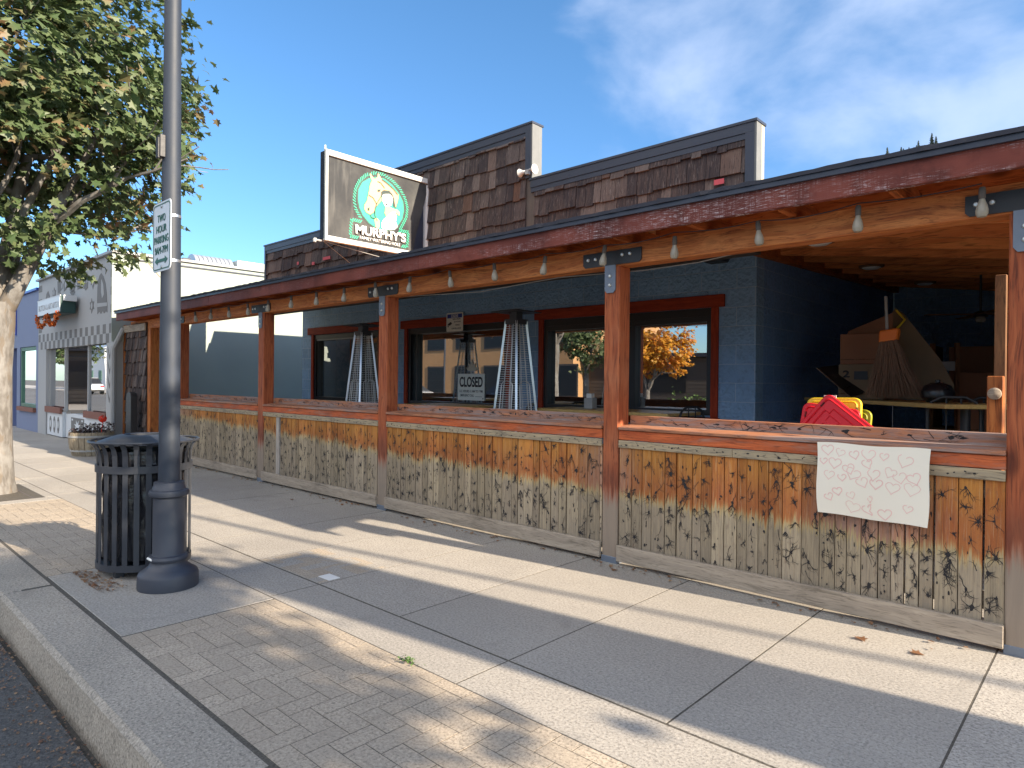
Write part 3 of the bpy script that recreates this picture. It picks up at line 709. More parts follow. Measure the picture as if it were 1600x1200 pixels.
def stroke(mb, pts, w0, w1, P):
    n = len(pts)
    for i in range(n - 1):
        a, c = pts[i], pts[i + 1]; dx, dz = c[0] - a[0], c[1] - a[1]; l_ = math.hypot(dx, dz) or 1e-6; nx_, nz_ = -dz / l_, dx / l_
        wa = (w0 + (w1 - w0) * i / (n - 1)) / 2; wc = (w0 + (w1 - w0) * (i + 1) / (n - 1)) / 2
        mb.add([P(a[0] - nx_ * wa, a[1] - nz_ * wa), P(a[0] + nx_ * wa, a[1] + nz_ * wa), P(c[0] + nx_ * wc, c[1] + nz_ * wc), P(c[0] - nx_ * wc, c[1] - nz_ * wc)], [(0, 1, 2, 3)])
def clampx(v, lo, hi): return max(lo, min(hi, v))
def grow(mb, x, z, ang_, ln, w, lo, hi, P, depth):
    pts = [(x, z)]; a = ang_
    for i in range(3):
        a += R.gauss(0, .28); x += math.cos(a) * ln / 3; z += math.sin(a) * ln / 3; x = clampx(x, lo, hi); pts.append((x, z))
    stroke(mb, pts, w, w * .35, P)
    if depth > 0:
        for k in range(R.choice([1, 2, 2, 3])):
            q = R.choice(pts[1:]); grow(mb, q[0], q[1], a + R.choice([-1, 1]) * R.uniform(.35, 1.0), ln * R.uniform(.4, .7), w * .6, lo, hi, P, depth - 1)
def blobp(mb, x, z, rx, rz, lo, hi, P, n=11):
    o = len(mb.v); mb.v.append(P(x, z))
    for k in range(n):
        t = 2 * math.pi * k / n; q = R.uniform(.45, 1.15); mb.v.append(P(clampx(x + rx * q * math.cos(t), lo, hi), z + rz * q * math.sin(t)))
    for k in range(n): mb.f.append((o, o + 1 + k, o + 1 + (k + 1) % n))
def burnt_planks(mb, plk):
    for x0, x1 in plk:
        lo, hi = x0 + .004, x1 - .004; w = x1 - x0; z = R.uniform(.17, .24); cnt = 0
        P = lambda a, c: (a, .0095 - R.random() * .0004, c)
        while z < .87:
            st_ = R.random(); cx = R.uniform(lo + .012, hi - .012) if hi - lo > .03 else (lo + hi) / 2
            s_ = R.uniform(.35, 1.0) * min(w, .09) * .75
            if st_ < .34:      # star burst
                for k in range(R.choice([7, 9, 12, 15])):
                    a = R.uniform(0, 6.28); grow(mb, cx, z, a, s_ * R.uniform(.3, 1.0) * (1 + .5 * abs(math.sin(a))), .0036, lo, hi, P, 1 if R.random() < .4 else 0)
                blobp(mb, cx, z, s_ * .24, s_ * .36, lo, hi, P)
            elif st_ < .62:    # root shape running down
                for k in range(R.choice([3, 4, 6])): grow(mb, cx + R.gauss(0, .004), z, (-1.57 if R.random() < .8 else 1.57) + R.gauss(0, .45), s_ * R.uniform(.7, 1.6), .0046, lo, hi, P, 2)
                blobp(mb, cx, z, s_ * .16, s_ * .20, lo, hi, P)
            elif st_ < .86:    # small pit
                for k in range(R.choice([1, 2, 3])): blobp(mb, cx + R.gauss(0, .010), z + R.gauss(0, .02), R.uniform(.003, .008), R.uniform(.005, .018), lo, hi, P, 8)
            else:
                grow(mb, cx, z, R.choice([1.57, -1.57]) + R.gauss(0, .3), s_ * 1.6, .004, lo, hi, P, 1)
            z += R.uniform(.035, .135)
def horiz_marks(mb, W, y, z0, z1):
    x = .05
    while x < W - .08:
        P = lambda a, c: (clampx(a, .004, W - .004), y, clampx(c, z0, z1)); grow(mb, x, (z0 + z1) / 2 + R.uniform(-.02, .02), R.choice([0, 3.14]) + R.gauss(0, .3), R.uniform(.03, .12), R.uniform(.003, .007), 0, W, P, 2)
        if R.random() < .35: blobp(mb, x, (z0 + z1) / 2, R.uniform(.01, .03), R.uniform(.006, .014), .004, W - .004, P)
        x += R.uniform(.03, .16)
def trim_marks(mb, W):
    x = .03
    while x < W - .03:
        P = lambda a, c: (a, -.0068, clampx(c, .905, .956)); blobp(mb, x, R.uniform(.915, .945), R.uniform(.004, .014), R.uniform(.003, .010), .003, W - .003, P, 8)
        if R.random() < .4: grow(mb, x, .93, R.choice([0, 3.14]) + R.gauss(0, .5), R.uniform(.01, .04), .003, .003, W - .003, P, 1)
        x += R.uniform(.02, .11)
bays = [(1, 2, 'far left, behind the street lamp'), (2, 3, 'second from the left, with a pale board'), (3, 4, 'in the middle, part grey and part orange'), (4, 5, 'nearest at the right, carrying the paper poster')]
for a, c, where in bays:
    x0 = posts[a][0] + .078; x1 = posts[c][0] - .078; W = x1 - x0
    f = thing('plank_fence', (x0, 4.30, 0), 'stained plank fence bay with burnt branching marks, ' + where, 'fence', 'fence bays between the porch posts')
    b = MB(); x = .004; i = 0; pale = None; plk = []
    while x < W - .02:
        w = R.choice([.062, .075, .105, .115, .085]); w = min(w, W - x - .003)
        if a == 2 and x > .30 and pale is None:
            pale = x; MB().box((x, .004, .10), (x + .085, .03, .915)).build('pale_board', 'grey_wood_z', f); x += .085 + .022
        else:
            b.box((x, .012 + R.uniform(-.001, .001), .10), (x + w, .046, .915)); plk.append((x, x + w))
            x += w + R.choice([.004, .005, .012, .007])
        i += 1
    b.build('planks', 'planks', f)
    MB().box((0, .0, .962), (W, .045, 1.035)).build('top_rail', 'rail', f, bev=.004)
    MB().hexa([(0, -.012, 1.038), (W, -.012, 1.038), (W, .15, 1.046), (0, .15, 1.046), (0, -.012, 1.062), (W, -.012, 1.062), (W, .15, 1.076), (0, .15, 1.076)]).build('ledge', 'ledge', f, bev=.004)
    MB().box((0, .155, 1.0), (W, .195, 1.145)).build('back_rail', 'ledge', f, bev=.004)
    b = MB(); s0 = 0
    for s1 in (W * .38, W): b.box((s0 + .001, -.006, .902), (s1 - .001, .011, .959)); s0 = s1
    b.build('trim_strip', 'grey_wood_y' , f, bev=.003)
    MB().box((0, -.024, .028), (W, .011, .150)).build('bottom_board', 'grey_wood', f, bev=.004)
    b = MB(); burnt_planks(b, plk); b.build('burn_marks', 'char', f)
    b = MB(); horiz_marks(b, W, .1565 - .003, 1.078, 1.14); b.build('rail_cracks', 'char', f); b = MB(); trim_marks(b, W); b.build('trim_specks', 'char', f)
    MB().box((0, .048, .2), (W, .085, .29)).build('inner_rail', 'grey_wood', f); MB().box((0, .048, .8), (W, .085, .89)).build('inner_rail', 'grey_wood', f)
x0 = -14.15; W = 1.12
f = thing('shingled_end_panel', (x0, 4.30, 0), 'narrow weathered shingle wall panel at the left end of the porch', 'wall panel')
def shingles(mb, x0, x1, z0, z1, y, rowh=.24, wmin=.09, wmax=.22, side=None, skip=0.):
    """overlapping shingle courses facing -y; side='x' builds them facing +x with x0,x1 as y range"""
    rows = int(math.ceil((z1 - z0) / rowh)); 
    for r in range(rows):
        zb = z0 + r * rowh; zt = min(zb + rowh * 1.12, z1); x = x0 - R.uniform(0, .1)
        if zt - zb < .03: continue
        while x < x1:
            w = R.uniform(wmin, wmax); a, c = max(x, x0), min(x + w - .005, x1)
            x += w
            if c - a < .02: continue
            d = R.uniform(-.016, .016); t = R.uniform(.012, .028)
            if R.random() < skip: continue
            mb.hexa([(a, y - .014 - t, zb + d), (c, y - .014 - t, zb + d), (c, y - .010, zb + d), (a, y - .010, zb + d), (a, y - .004, zt), (c, y - .004, zt), (c, y - .001, zt), (a, y - .001, zt)])
b = MB(); shingles(b, 0, W, .05, 2.40, .0, .235, .05, .12); b.build('shingles', 'shingle', f)
MB().box((-.02, 0, 0), (W + .02, .10, 2.42)).build('backing', 'brown_siding', f)
MB().box((-.10, -.03, .0), (-.02, .10, 2.42)).build('edge_board', 'post_orange', f, bev=.004)
b = MB(); b.box((-.14, -.05, 2.27), (W, -.02, 2.40)); b.build('header_board', 'grey_wood', f, bev=.004)
f = thing('black_bollard', (-13.3, 4.14, 0), 'short black round-topped post in front of the shingled panel', 'bollard')
b = MB(); b.prism([(-.13, 0), (.13, 0), (.13, 1.06), (.10, 1.12), (0, 1.15), (-.10, 1.12), (-.13, 1.06)], lambda a, c: (a, -.06, c), lambda a, c: (a, .05, c)); b.build('body', 'bracket', f, bev=.006)
MB().box((-.155, -.05, 0), (-.132, .04, 1.0)).build('pale_edge', 'grey_trim', f)

roof = thing('porch_roof', (0, 4.05, 2.47), 'long low porch roof with worn red fascia board running the width of the front', 'porch roof')
X0, X1 = -13.93, .21
b = MB(); cuts = [X0, -9.8, -5.0, X1]
for a, c in zip(cuts[:-1], cuts[1:]): b.box((a + .001, 0, .005), (c - .001, .04, .150))
b.build('fascia_board', 'fascia', roof, bev=.004)
b = MB(); b.box((X0 - .02, -.022, .153), (X1 + .02, .10, .17)); b.box((X0 - .02, -.024, .135), (X1 + .02, -.004, .167)); b.build('drip_edge', 'dark_trim', roof)
# roofing felt front lip, slightly ragged
b = MB(); n = 180; vs = []
for k in range(n + 1):
    xx = X0 - .02 + (X1 - X0 + .04) * k / n; j = R.uniform(-.008, .006)
    vs += [(xx, -.034 + j, .166), (xx, -.030 + j, .192 + R.uniform(-.004, .006)), (xx, .35, .235)]
b.add(vs, [(3 * k, 3 * k + 3, 3 * k + 4, 3 * k + 1) for k in range(n)] + [(3 * k + 1, 3 * k + 4, 3 * k + 5, 3 * k + 2) for k in range(n)]); b.build('roofing_felt', 'roofing', roof)
b = MB(); b.box((X0, .25, -.165), (X1, .40, -.003)); b.build('beam', 'beam', roof, bev=.005)
b = MB()
x = -11.9
b.hexa([(X0, .04, .13), (X1, .04, .13), (X1, 2.0, .38), (X0, 2.0, .38), (X0, .04, .16), (X1, .04, .16), (X1, 2.0, .42), (X0, 2.0, .42)]) if False else None
def slope(xa, xb, ya, yb, za, zb, t): b.hexa([(xa, ya, za), (xb, ya, za), (xb, yb, zb), (xa, yb, zb), (xa, ya, za + t), (xb, ya, za + t), (xb, yb, zb + t), (xa, yb, zb + t)])
slope(-12.2, -2.6, .04, 1.93, .12, .37, .035); slope(X0, -12.2, .04, 1.15, .12, .22, .035); slope(-2.6, X1, .04, .80, .12, .22, .035)
b.build('roof_deck', 'joist', roof)
b = MB(); k = -12.0
while k < -2.9:
    b.hexa([(k, .045, -.0), (k + .04, .045, -.0), (k + .04, 1.93, .25), (k, 1.93, .25), (k, .045, .115), (k + .04, .045, .115), (k + .04, 1.93, .368), (k, 1.93, .368)]); k += .61
k = -2.8
while k < .1: b.box((k, .045, .0), (k + .04, .7, .118)); k += .61
k = -13.7
while k < -12.1: b.box((k, .045, .0), (k + .04, 1.15, .118)); k += .61
b.build('rafters', 'joist_y', roof)
# tilted plank ceiling over the recess with joists
def zc(x, y): return 2.745 + .035 * (y - 4.5) - .14 * (x + 2.83)
ce = thing('recess_ceiling', (-2.83, 4.8, 2.7), 'dark orange timber plank ceiling with joists over the open storage recess', 'ceiling')
b = MB(); y = 4.78
while y < 12.3:
    xa, xb = -2.80, .10
    b.hexa([(xa + 2.83, y - 4.8, zc(xa, y) - 2.7 + .085), (xb + 2.83, y - 4.8, zc(xb, y) - 2.7 + .085), (xb + 2.83, y - 4.8 + .170, zc(xb, y) - 2.7 + .09), (xa + 2.83, y - 4.8 + .170, zc(xa, y) - 2.7 + .09),
            (xa + 2.83, y - 4.8, zc(xa, y) - 2.7 + .12), (xb + 2.83, y - 4.8, zc(xb, y) - 2.7 + .12), (xb + 2.83, y - 4.8 + .170, zc(xb, y) - 2.7 + .125), (xa + 2.83, y - 4.8 + .170, zc(xa, y) - 2.7 + .125)]); y += .187
b.build('planks', 'ceiling_plank', ce)
b = MB(); q_ = [(xx + 2.83, yy - 4.8, zc(xx, yy) - 2.7 + dz) for dz in (.128, .16) for xx, yy in ((-2.81, 4.75), (.11, 4.75), (.11, 12.42), (-2.81, 12.42))]; b.hexa(q_); b.build('roof_sheet', 'roofing', ce)
b = MB(); y = 5.1
while y < 12.3:
    xa, xb = -2.80, .10; q = .055
    b.hexa([(xa + 2.83, y - 4.8, zc(xa, y) - 2.7 - .02), (xb + 2.83, y - 4.8, zc(xb, y) - 2.7 - .02), (xb + 2.83, y - 4.8 + q, zc(xb, y) - 2.7 - .02), (xa + 2.83, y - 4.8 + q, zc(xa, y) - 2.7 - .02),
            (xa + 2.83, y - 4.8, zc(xa, y) - 2.7 + .083), (xb + 2.83, y - 4.8, zc(xb, y) - 2.7 + .083), (xb + 2.83, y - 4.8 + q, zc(xb, y) - 2.7 + .083), (xa + 2.83, y - 4.8 + q, zc(xa, y) - 2.7 + .083)]); y += .72
b.build('joists', 'joist', ce)
MB().box((.03, -.08, -.20), (3.03, -.045, .02)).build('header', 'joist', ce)
b = MB(); b.hexa([(.0, 1.9, .03), (.07, 1.9, .03), (.07, 7.6, .24), (0, 7.6, .24), (0, 1.9, .16), (.07, 1.9, .16), (.07, 7.6, .36), (0, 7.6, .36)]); b.build('wall_plate', 'joist_y', ce)
for (x, y, lb) in ((-1.95, 6.0, 'round ceiling light nearest the beam over the recess'), (-2.1, 8.2, 'flat round ceiling light halfway back in the recess'), (-2.0, 10.4, 'dim ceiling light farthest back in the recess')):
    z = zc(x, y) - .035
    t = thing('ceiling_light', (x, y, z), lb, 'ceiling light', 'ceiling lights in the recess')
    MB().lathe([(0, -.03), (.07, -.028), (.10, -.012), (.11, 0), (0, .0)], n=24).build('diffuser', 'white_paint', t, True); MB().lathe([(.10, -.014), (.125, -.010), (.13, .01), (.1, .01)], n=24).build('ring', 'brown_board', t, True)

# string lights
st = thing('light_cable', (0, 4.19, 2.44), 'thin cable of the string lights sagging along the porch beam', 'cable')
bulbx = [-.553 - .593 * k for k in range(18)]
pts = []
for i in range(len(bulbx) * 4 - 3):
    k, q = divmod(i, 4); a = bulbx[k]; c = bulbx[min(k + 1, len(bulbx) - 1)]; x = a + (c - a) * q / 4
    pts.append((x, .0 + .01 * math.sin(x * 3), .018 - .022 * math.sin(math.pi * q / 4) + .006 * math.sin(x * 5)))
MB().tube(pts, .0035, 5).build('cord', 'ink', st)
b = MB(); b.tube([(-1.9, .29, -.11), (-2.3, .29, -.15), (-2.75, .29, -.16), (-3.6, .29, -.13), (-4.6, .3, -.17), (-5.8, .3, -.12)], .004, 5); b.build('second_cord', 'grey_trim', st)
bl = None; names = ['first', 'second', 'third', 'fourth', 'fifth', 'sixth', 'seventh', 'eighth', 'ninth', 'tenth', 'eleventh', 'twelfth', 'thirteenth', 'fourteenth', 'fifteenth', 'sixteenth', 'seventeenth', 'eighteenth']
for k, x in enumerate(bulbx):
    lb = 'frosted string light bulb hanging under the beam, %s from the right' % names[k]
    z = 2.445 + R.uniform(-.008, .008)
    if bl is None:
        bl = thing('string_light_bulb', (x, 4.19, z), lb, 'light bulb', 'string light bulbs under the porch beam')
        MB().lathe([(0, .0), (.012, 0), (.015, -.015), (.015, -.05), (.012, -.055)], n=12).build('socket', 'brown_siding', bl, True)
        MB().lathe([(.010, -.05), (.013, -.062), (.021, -.085), (.026, -.108), (.025, -.125), (.018, -.138), (.0, -.143)], n=14).build('globe', 'bulb', bl, True)
    else: 
        nb = dup(bl, (x, 4.19, z), lb); nb.rotation_euler = (R.uniform(-.12, .12), R.uniform(-.12, .12), 0)
for o in list(col.objects):
    if o.name.startswith('string_light_bulb'): o.scale = (1.12, 1.12, 1.12)

# paper with hearts
pp = thing('paper_poster', (-1.378, 4.262, .614), 'cream paper sheet with faint pink hand drawn hearts pinned to the fence rail', 'poster')
b = MB(); n = 24; m = 10; vs = []
def pap(u, v):
    y = -.018 * math.sin(math.pi * v) * (.6 + .4 * math.sin(u * 5)) - .012 * (1 - v) * math.sin(u * 7 + 1) - .018
    return Vector((u * .601 + .010 * math.sin(v * 6) * (u - .5) + .012 * (1 - v) * (1 if u < .5 else -1), y, v * .436 + .004 * math.sin(u * 9) + (.01 * (1 - v) * (1 - u))))
for i in range(n + 1):
    for j in range(m + 1): vs.append(pap(i / n, j / m))
b.add(vs, [(i * (m + 1) + j, (i + 1) * (m + 1) + j, (i + 1) * (m + 1) + j + 1, i * (m + 1) + j + 1) for i in range(n) for j in range(m)])
b.add([v + Vector((0, .002, 0)) for v in vs], [(i * (m + 1) + j, (i + 1) * (m + 1) + j, (i + 1) * (m + 1) + j + 1, i * (m + 1) + j + 1) for i in range(n) for j in range(m)])
b.build('sheet', 'paper', pp, True)
b = MB()
hearts = [(.1, .9), (.22, .87), (.35, .86), (.48, .88), (.62, .87), (.8, .82), (.06, .74), (.17, .72), (.3, .66), (.34, .60), (.47, .76), (.53, .62), (.68, .66), (.76, .60), (.88, .6), (.12, .55), (.24, .53), (.42, .5), (.56, .5), (.7, .46), (.86, .46), (.2, .33), (.32, .3), (.5, .28), (.12, .24), (.33, .14), (.47, .14), (.64, .1), (.83, .2)]
for u, v in hearts:
    s = R.uniform(.022, .042); a = R.uniform(-.5, .5); q = []
    for k in range(17):
        t = 2 * math.pi * k / 17; hx = math.sin(t) ** 3; hz = (13 * math.cos(t) - 5 * math.cos(2 * t) - 2 * math.cos(3 * t) - math.cos(4 * t)) / 16
        hx, hz = hx * math.cos(a) - hz * math.sin(a), hx * math.sin(a) + hz * math.cos(a)
        q.append((min(.98, max(.02, u + hx * s / .6)), min(.98, max(.02, v + hz * s / .436))))
    w = R.uniform(.0013, .0028)
    for k in range(R.choice([15, 16, 14])):
        p, r = q[k], q[(k + 1) % 17]; P, Q = pap(*p), pap(*r); d = (Q - P); nn = Vector((-d.z, 0, d.x)); nn = nn / max(nn.length, 1e-6) * w
        yo = Vector((0, -.0012, 0)); b.add([P - nn + yo, Q - nn + yo, Q + nn + yo, P + nn + yo], [(0, 1, 2, 3)])
b.build('heart_drawings', 'pink', pp)

# ================================================================ TAVERN BUILDING
tv = thing('tavern_building', (-12, 6.8, 0), 'blue painted split-face block tavern with stepped shingled false front above the porch', 'building')
def mottle():
    m = NM('mottled brown reflection panel'); n = m.noise(sc=7, det=8, ro=.7, dist=1.2); return m.done(m.mix(m.rng(n, .4, .62), (.05, .042, .03), (.34, .28, .19)), .8)
def L(x, y, z): return (x + 12, y - 6.8, z)
def wb(mb, a, c, **k): return mb.box(L(*a), L(*c), **k)
wins = [(-11.54, -9.42, 1.02, 2.27, -11.74, -9.22), (-8.63, -6.40, 1.02, 2.25, -8.80, -6.22), (-5.72, -3.32, 1.05, 2.235, -5.87, -3.17)]
b = MB(); xs = [-11.99]
for w in wins: xs += [w[0], w[1]]
xs.append(-2.83)
for k in range(0, len(xs), 2): wb(b, (xs[k], 6.8, -.05), (xs[k + 1], 7.0, 3.3))
for w in wins:
    wb(b, (w[0], 6.8, -.05), (w[1], 7.0, w[2])); wb(b, (w[0], 6.8, w[3]), (w[1], 7.0, 3.3))
b.build('front_wall', 'block', tv)
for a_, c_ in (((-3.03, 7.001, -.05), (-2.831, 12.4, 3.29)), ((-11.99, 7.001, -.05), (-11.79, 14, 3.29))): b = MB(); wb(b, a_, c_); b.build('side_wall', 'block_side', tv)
b = MB(); wb(b, (-11.78, 7.002, -.02), (-3.04, 11, .03)); wb(b, (-11.78, 11, -.02), (-3.04, 11.1, 3.2)); b.build('interior', 'brown_siding', tv)
b = MB(); wb(b, (-11.5, 7.25, 1.0), (-9.45, 7.27, 2.25)); b.build('reflection_panel', mottle(), tv)  # added panel; its mottle stands in for a reflection in the left window
b = MB(); wb(b, (-12.05, 6.30, 3.301), (-2.78, 14, 3.42)); b.build('roof', 'roofing', tv)
b = MB(); wb(b, (-12.35, 6.155, 2.945), (-2.55, 6.799, 3.02)); wb(b, (-12.35, 6.80, 2.945), (-11.995, 8.2, 3.02)); b.build('soffit', 'dark_trim', tv)
for k, (x0, x1, z0, z1, h0, h1) in enumerate(wins):
    t = .082
    b = MB(); f = .06
    wb(b, (x0, 6.80, z0), (x0 + f, 6.93, z1)); wb(b, (x1 - f, 6.80, z0), (x1, 6.93, z1)); wb(b, (x0 + f, 6.80, z1 - f * 1.5), (x1 - f, 6.93, z1)); wb(b, (x0 + f, 6.80, z0), (x1 - f, 6.93, z0 + f))
    if k == 2: wb(b, (-4.42, 6.82, z0 + f), (-4.31, 6.93, z1 - f * 1.5)); wb(b, (x0 + f, 6.80, z1 - .15), (x1 - f, 6.86, z1 - f * 1.5 - .001))
    if k == 1: wb(b, (x0 + .16, 6.83, z0 + f), (x0 + .20, 6.92, z1 - f * 1.5))
    if k == 0: wb(b, (x0 + .08, 6.82, z0 + f), (x0 + .11, 6.92, z1 - f * 1.5))
    win = b.build('window', 'black_frame', tv)
    for a_, c_ in (((x0 - t, 6.772, z0 - .02), (x0, 6.80, z1)), ((x1, 6.772, z0 - .02), (x1 + t, 6.80, z1))): q_ = MB(); wb(q_, a_, c_); q_.build('side_trim', 'trim_red_z', win, bev=.003)
    MB().box(L(h0, 6.760, z1 + .001), L(h1, 6.80, z1 + .135)).build('header', 'trim_red', win, bev=.004)
    MB().box(L(x0 - .1, 6.765, z0 - .12), L(x1 + .1, 6.80, z0 - .021)).build('sill', 'trim_red', win, bev=.004)
    b = MB(); yy = 6.885
    b.add([L(x0 + f * .5, yy, z0 + f * .5), L(x1 - f * .5, yy, z0 + f * .5), L(x1 - f * .5, yy, z1 - f), L(x0 + f * .5, yy, z1 - f)], [(0, 1, 2, 3)]); b.build('pane', 'glass', win)
    if k == 0: MB().box(L(x0 + .07, 6.81, z1 - .115), L(x1 - .3, 6.84, z1 - .092)).build('blind_rail', 'grey_trim', win)
# stepped false front
secs = [(-11.94, -8.9, 3.92), (-8.9, -5.26, 4.52), (-5.26, -2.52, 3.835)]
for k, (x0, x1, zt) in enumerate(secs):
    b = MB(); wb(b, (x0 + .001, 6.0, 2.62), (x1 - .001, 6.15, zt - .005)); pf = b.build('false_front', 'brown_siding', tv)
    b = MB(); shingles(b, x0 + .05, x1 - (.09 if k else .0), 2.66, zt - .10, 6.0); 
    for i, v in enumerate(b.v): b.v[i] = L(*v)
    b.build('shingles', 'shingle', pf)
    b = MB(); wb(b, (x0 - .02, 5.955, zt - .012), (x1 + .03, 6.17, zt + .012)); wb(b, (x0, 5.965, zt - .10), (x1 + .0, 5.998, zt - .013)); wb(b, (x0, 5.975, zt - .155), (x1 - .085, 5.998, zt - .101))
    if k != 1 or 1:
        zb = 2.7 if k != 1 else 3.86
        if k: wb(b, (x1 - .085, 5.965, zb), (x1 + .0, 5.998, zt - .101))
        if k == 0: wb(b, (x0 - .0, 5.965, 2.7), (x0 + .05, 5.998, zt - .101))
    b.build('cap_trim', 'dark_trim', pf)
    if k:
        b = MB(); wb(b, (x1 + .001, 5.97, 3.845 if k == 1 else 2.7), (x1 + .022, 6.085, zt - .013)); b.build('end_face', 'end_grey', pf)
        if k == 2: b = MB(); wb(b, (x1 + .001, 6.088, 2.7), (x1 + .02, 6.15, zt - .013)); b.build('end_board', 'cream_trim', pf)
        else: b = MB(); wb(b, (x1 + .001, 6.088, 3.845), (x1 + .02, 6.15, zt - .013)); b.build('end_board', 'end_grey', pf)
# little pink tape scraps on shingles
b = MB()
for x, z, w in ((-10.7, 3.42, .06), (-10.2, 3.36, .08), (-9.85, 3.40, .22), (-2.9, 3.30, .10)): wb(b, (x, 5.946, z), (x + w, 5.952, z + .05))
b.build('pink_tape', 'pinkwrap', tv)
# recess: back and right walls
rw = thing('recess_wall', (0, 0, 0), 'dark blue block wall enclosing the back and right side of the storage recess', 'wall')
b = MB(); b.box((-2.83, 12.401, -.05), (.30, 12.6, 3.3)); b.build('back_wall', 'block', rw)
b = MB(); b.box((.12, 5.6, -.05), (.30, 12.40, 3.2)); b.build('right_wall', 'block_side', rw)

# ================================================================ BLADE SIGN
SG = {'oval':[(4.836,3.713),(4.842,3.837),(4.899,3.942),(5.001,4.015),(5.12,4.061),(5.243,4.064),(5.368,4.017),(5.48,3.926),(5.554,3.825),(5.569,3.71),(5.541,3.588),(5.469,3.484),(5.375,3.409),(5.25,3.381),(5.128,3.391),(5.007,3.438),(4.911,3.519),(4.859,3.608)],'rope':[(4.882,3.477),(4.802,3.584),(4.779,3.701),(4.799,3.84),(4.863,3.958),(4.957,4.048),(5.09,4.107),(5.227,4.118),(5.367,4.074),(5.496,3.994),(5.586,3.883),(5.629,3.761),(5.614,3.628),(5.55,3.512),(5.494,3.424)],'ropeL':[(4.897,3.433),(4.747,3.439),(4.734,3.328),(4.728,3.224),(4.849,3.219)],'ropeR':[(5.486,3.425),(5.649,3.431),(5.642,3.332),(5.627,3.224),(5.537,3.226)],'horse':[(5.008,4.095),(5.065,4.042),(5.091,4.029),(5.128,4.063),(5.135,4.121),(5.173,4.086),(5.197,4.048),(5.243,4.039),(5.337,3.997),(5.416,3.95),(5.481,3.9),(5.466,3.819),(5.427,3.708),(5.395,3.753),(5.37,3.851),(5.322,3.917),(5.229,3.909),(5.191,3.876),(5.2,3.764),(5.155,3.717),(5.117,3.672),(5.095,3.63),(5.08,3.589),(5.021,3.547),(4.962,3.566),(4.925,3.608),(4.931,3.659),(4.968,3.716),(4.989,3.807),(5.003,3.872),(5.017,3.95),(5.043,3.993),(5.016,4.037)],'face':[(5.214,3.843),(5.245,3.862),(5.322,3.879),(5.37,3.851),(5.378,3.801),(5.355,3.732),(5.293,3.701),(5.254,3.699),(5.223,3.744),(5.207,3.766)],'hair':[(5.187,3.837),(5.191,3.882),(5.244,3.915),(5.322,3.923),(5.369,3.889),(5.402,3.832),(5.418,3.758),(5.427,3.715),(5.387,3.726),(5.378,3.801),(5.367,3.85),(5.322,3.879),(5.245,3.865),(5.222,3.845),(5.199,3.815)],'scarf':[(5.255,3.687),(5.324,3.707),(5.387,3.694),(5.451,3.694),(5.491,3.669),(5.484,3.623),(5.452,3.636),(5.404,3.665),(5.341,3.627),(5.271,3.576),(5.248,3.609)],'blouse':[(5.195,3.473),(5.233,3.53),(5.279,3.577),(5.356,3.643),(5.411,3.667),(5.444,3.608),(5.429,3.528),(5.462,3.47),(5.406,3.419),(5.328,3.401),(5.235,3.398),(5.196,3.41)],'hand':[(5.089,3.51),(5.126,3.523),(5.165,3.492),(5.165,3.417),(5.143,3.375),(5.105,3.406),(5.097,3.455)],'bridle':[(4.996,3.796),(5.063,3.773),(5.117,3.709),(5.095,3.642),(5.088,3.566),(5.127,3.485)],'mane':[(5.197,4.041),(5.29,4.005),(5.384,3.956),(5.457,3.895)],'rein':[(5.199,3.84),(5.147,3.753),(5.112,3.696)],'chin':[(5.021,3.547),(5.039,3.513),(5.096,3.511)],'brow':[(5.129,4.003),(5.182,3.994),(5.244,3.938)],'lids':[(5.276,3.805),(5.315,3.807)],'eye':[(5.13,3.894),(5.175,3.91),(5.168,3.877),(5.138,3.871)],'nostril':[(4.979,3.625),(5.008,3.637),(5.003,3.597),(4.982,3.595)],'mouth':[(5.254,3.737),(5.296,3.746),(5.277,3.714)],'fold1':[(5.31,3.583),(5.326,3.535),(5.319,3.444)],'fold2':[(5.248,3.54),(5.295,3.555)],'fold3':[(5.327,3.484),(5.429,3.535)],'text':[(4.78,3.269),(5.601,3.275),(4.783,3.385),(5.603,3.404)],'text2':[(4.859,3.217),(5.505,3.216),(4.859,3.246)]}
bs = thing('blade_sign', (-7.2, 4.36, 3.11), 'projecting double-sided tavern sign with horse and woman emblem in a green oval', 'sign')
def T(y, z, d=0.): return (d, y - 4.36, z - 3.11)
b = MB(); b.box((-.10, 0, .02), (-.004, 1.56, 1.10)); b.build('cabinet', 'dark_trim', bs, bev=.003)
b = MB(); b.prism([(4.40, 3.16), (5.735, 3.16), (5.78, 3.40), (5.935, 3.90), (5.985, 4.12), (5.90, 4.175), (4.40, 4.175)], lambda a, c: T(a, c, -.003), lambda a, c: T(a, c, .004)); b.build('panel', 'sign_panel', bs)
b = MB()
b.box((-.02, -.0, .0), (.030, .035, 1.115)); b.box((-.02, .036, 1.045), (.035, 1.60, 1.115)); b.box((-.02, .036, -.0), (.035, 1.36, .062)); b.box((-.02, .0, 1.116), (.0, .02, 1.17))
b.build('frame', 'sign_frame', bs, bev=.004)
def lay(name, key, mat, d, par=bs):
    mb = MB(); mb.prism(SG[key], lambda a, c: T(a, c, d - .0015), lambda a, c: T(a, c, d + .0005)); return mb.build(name, mat, par)
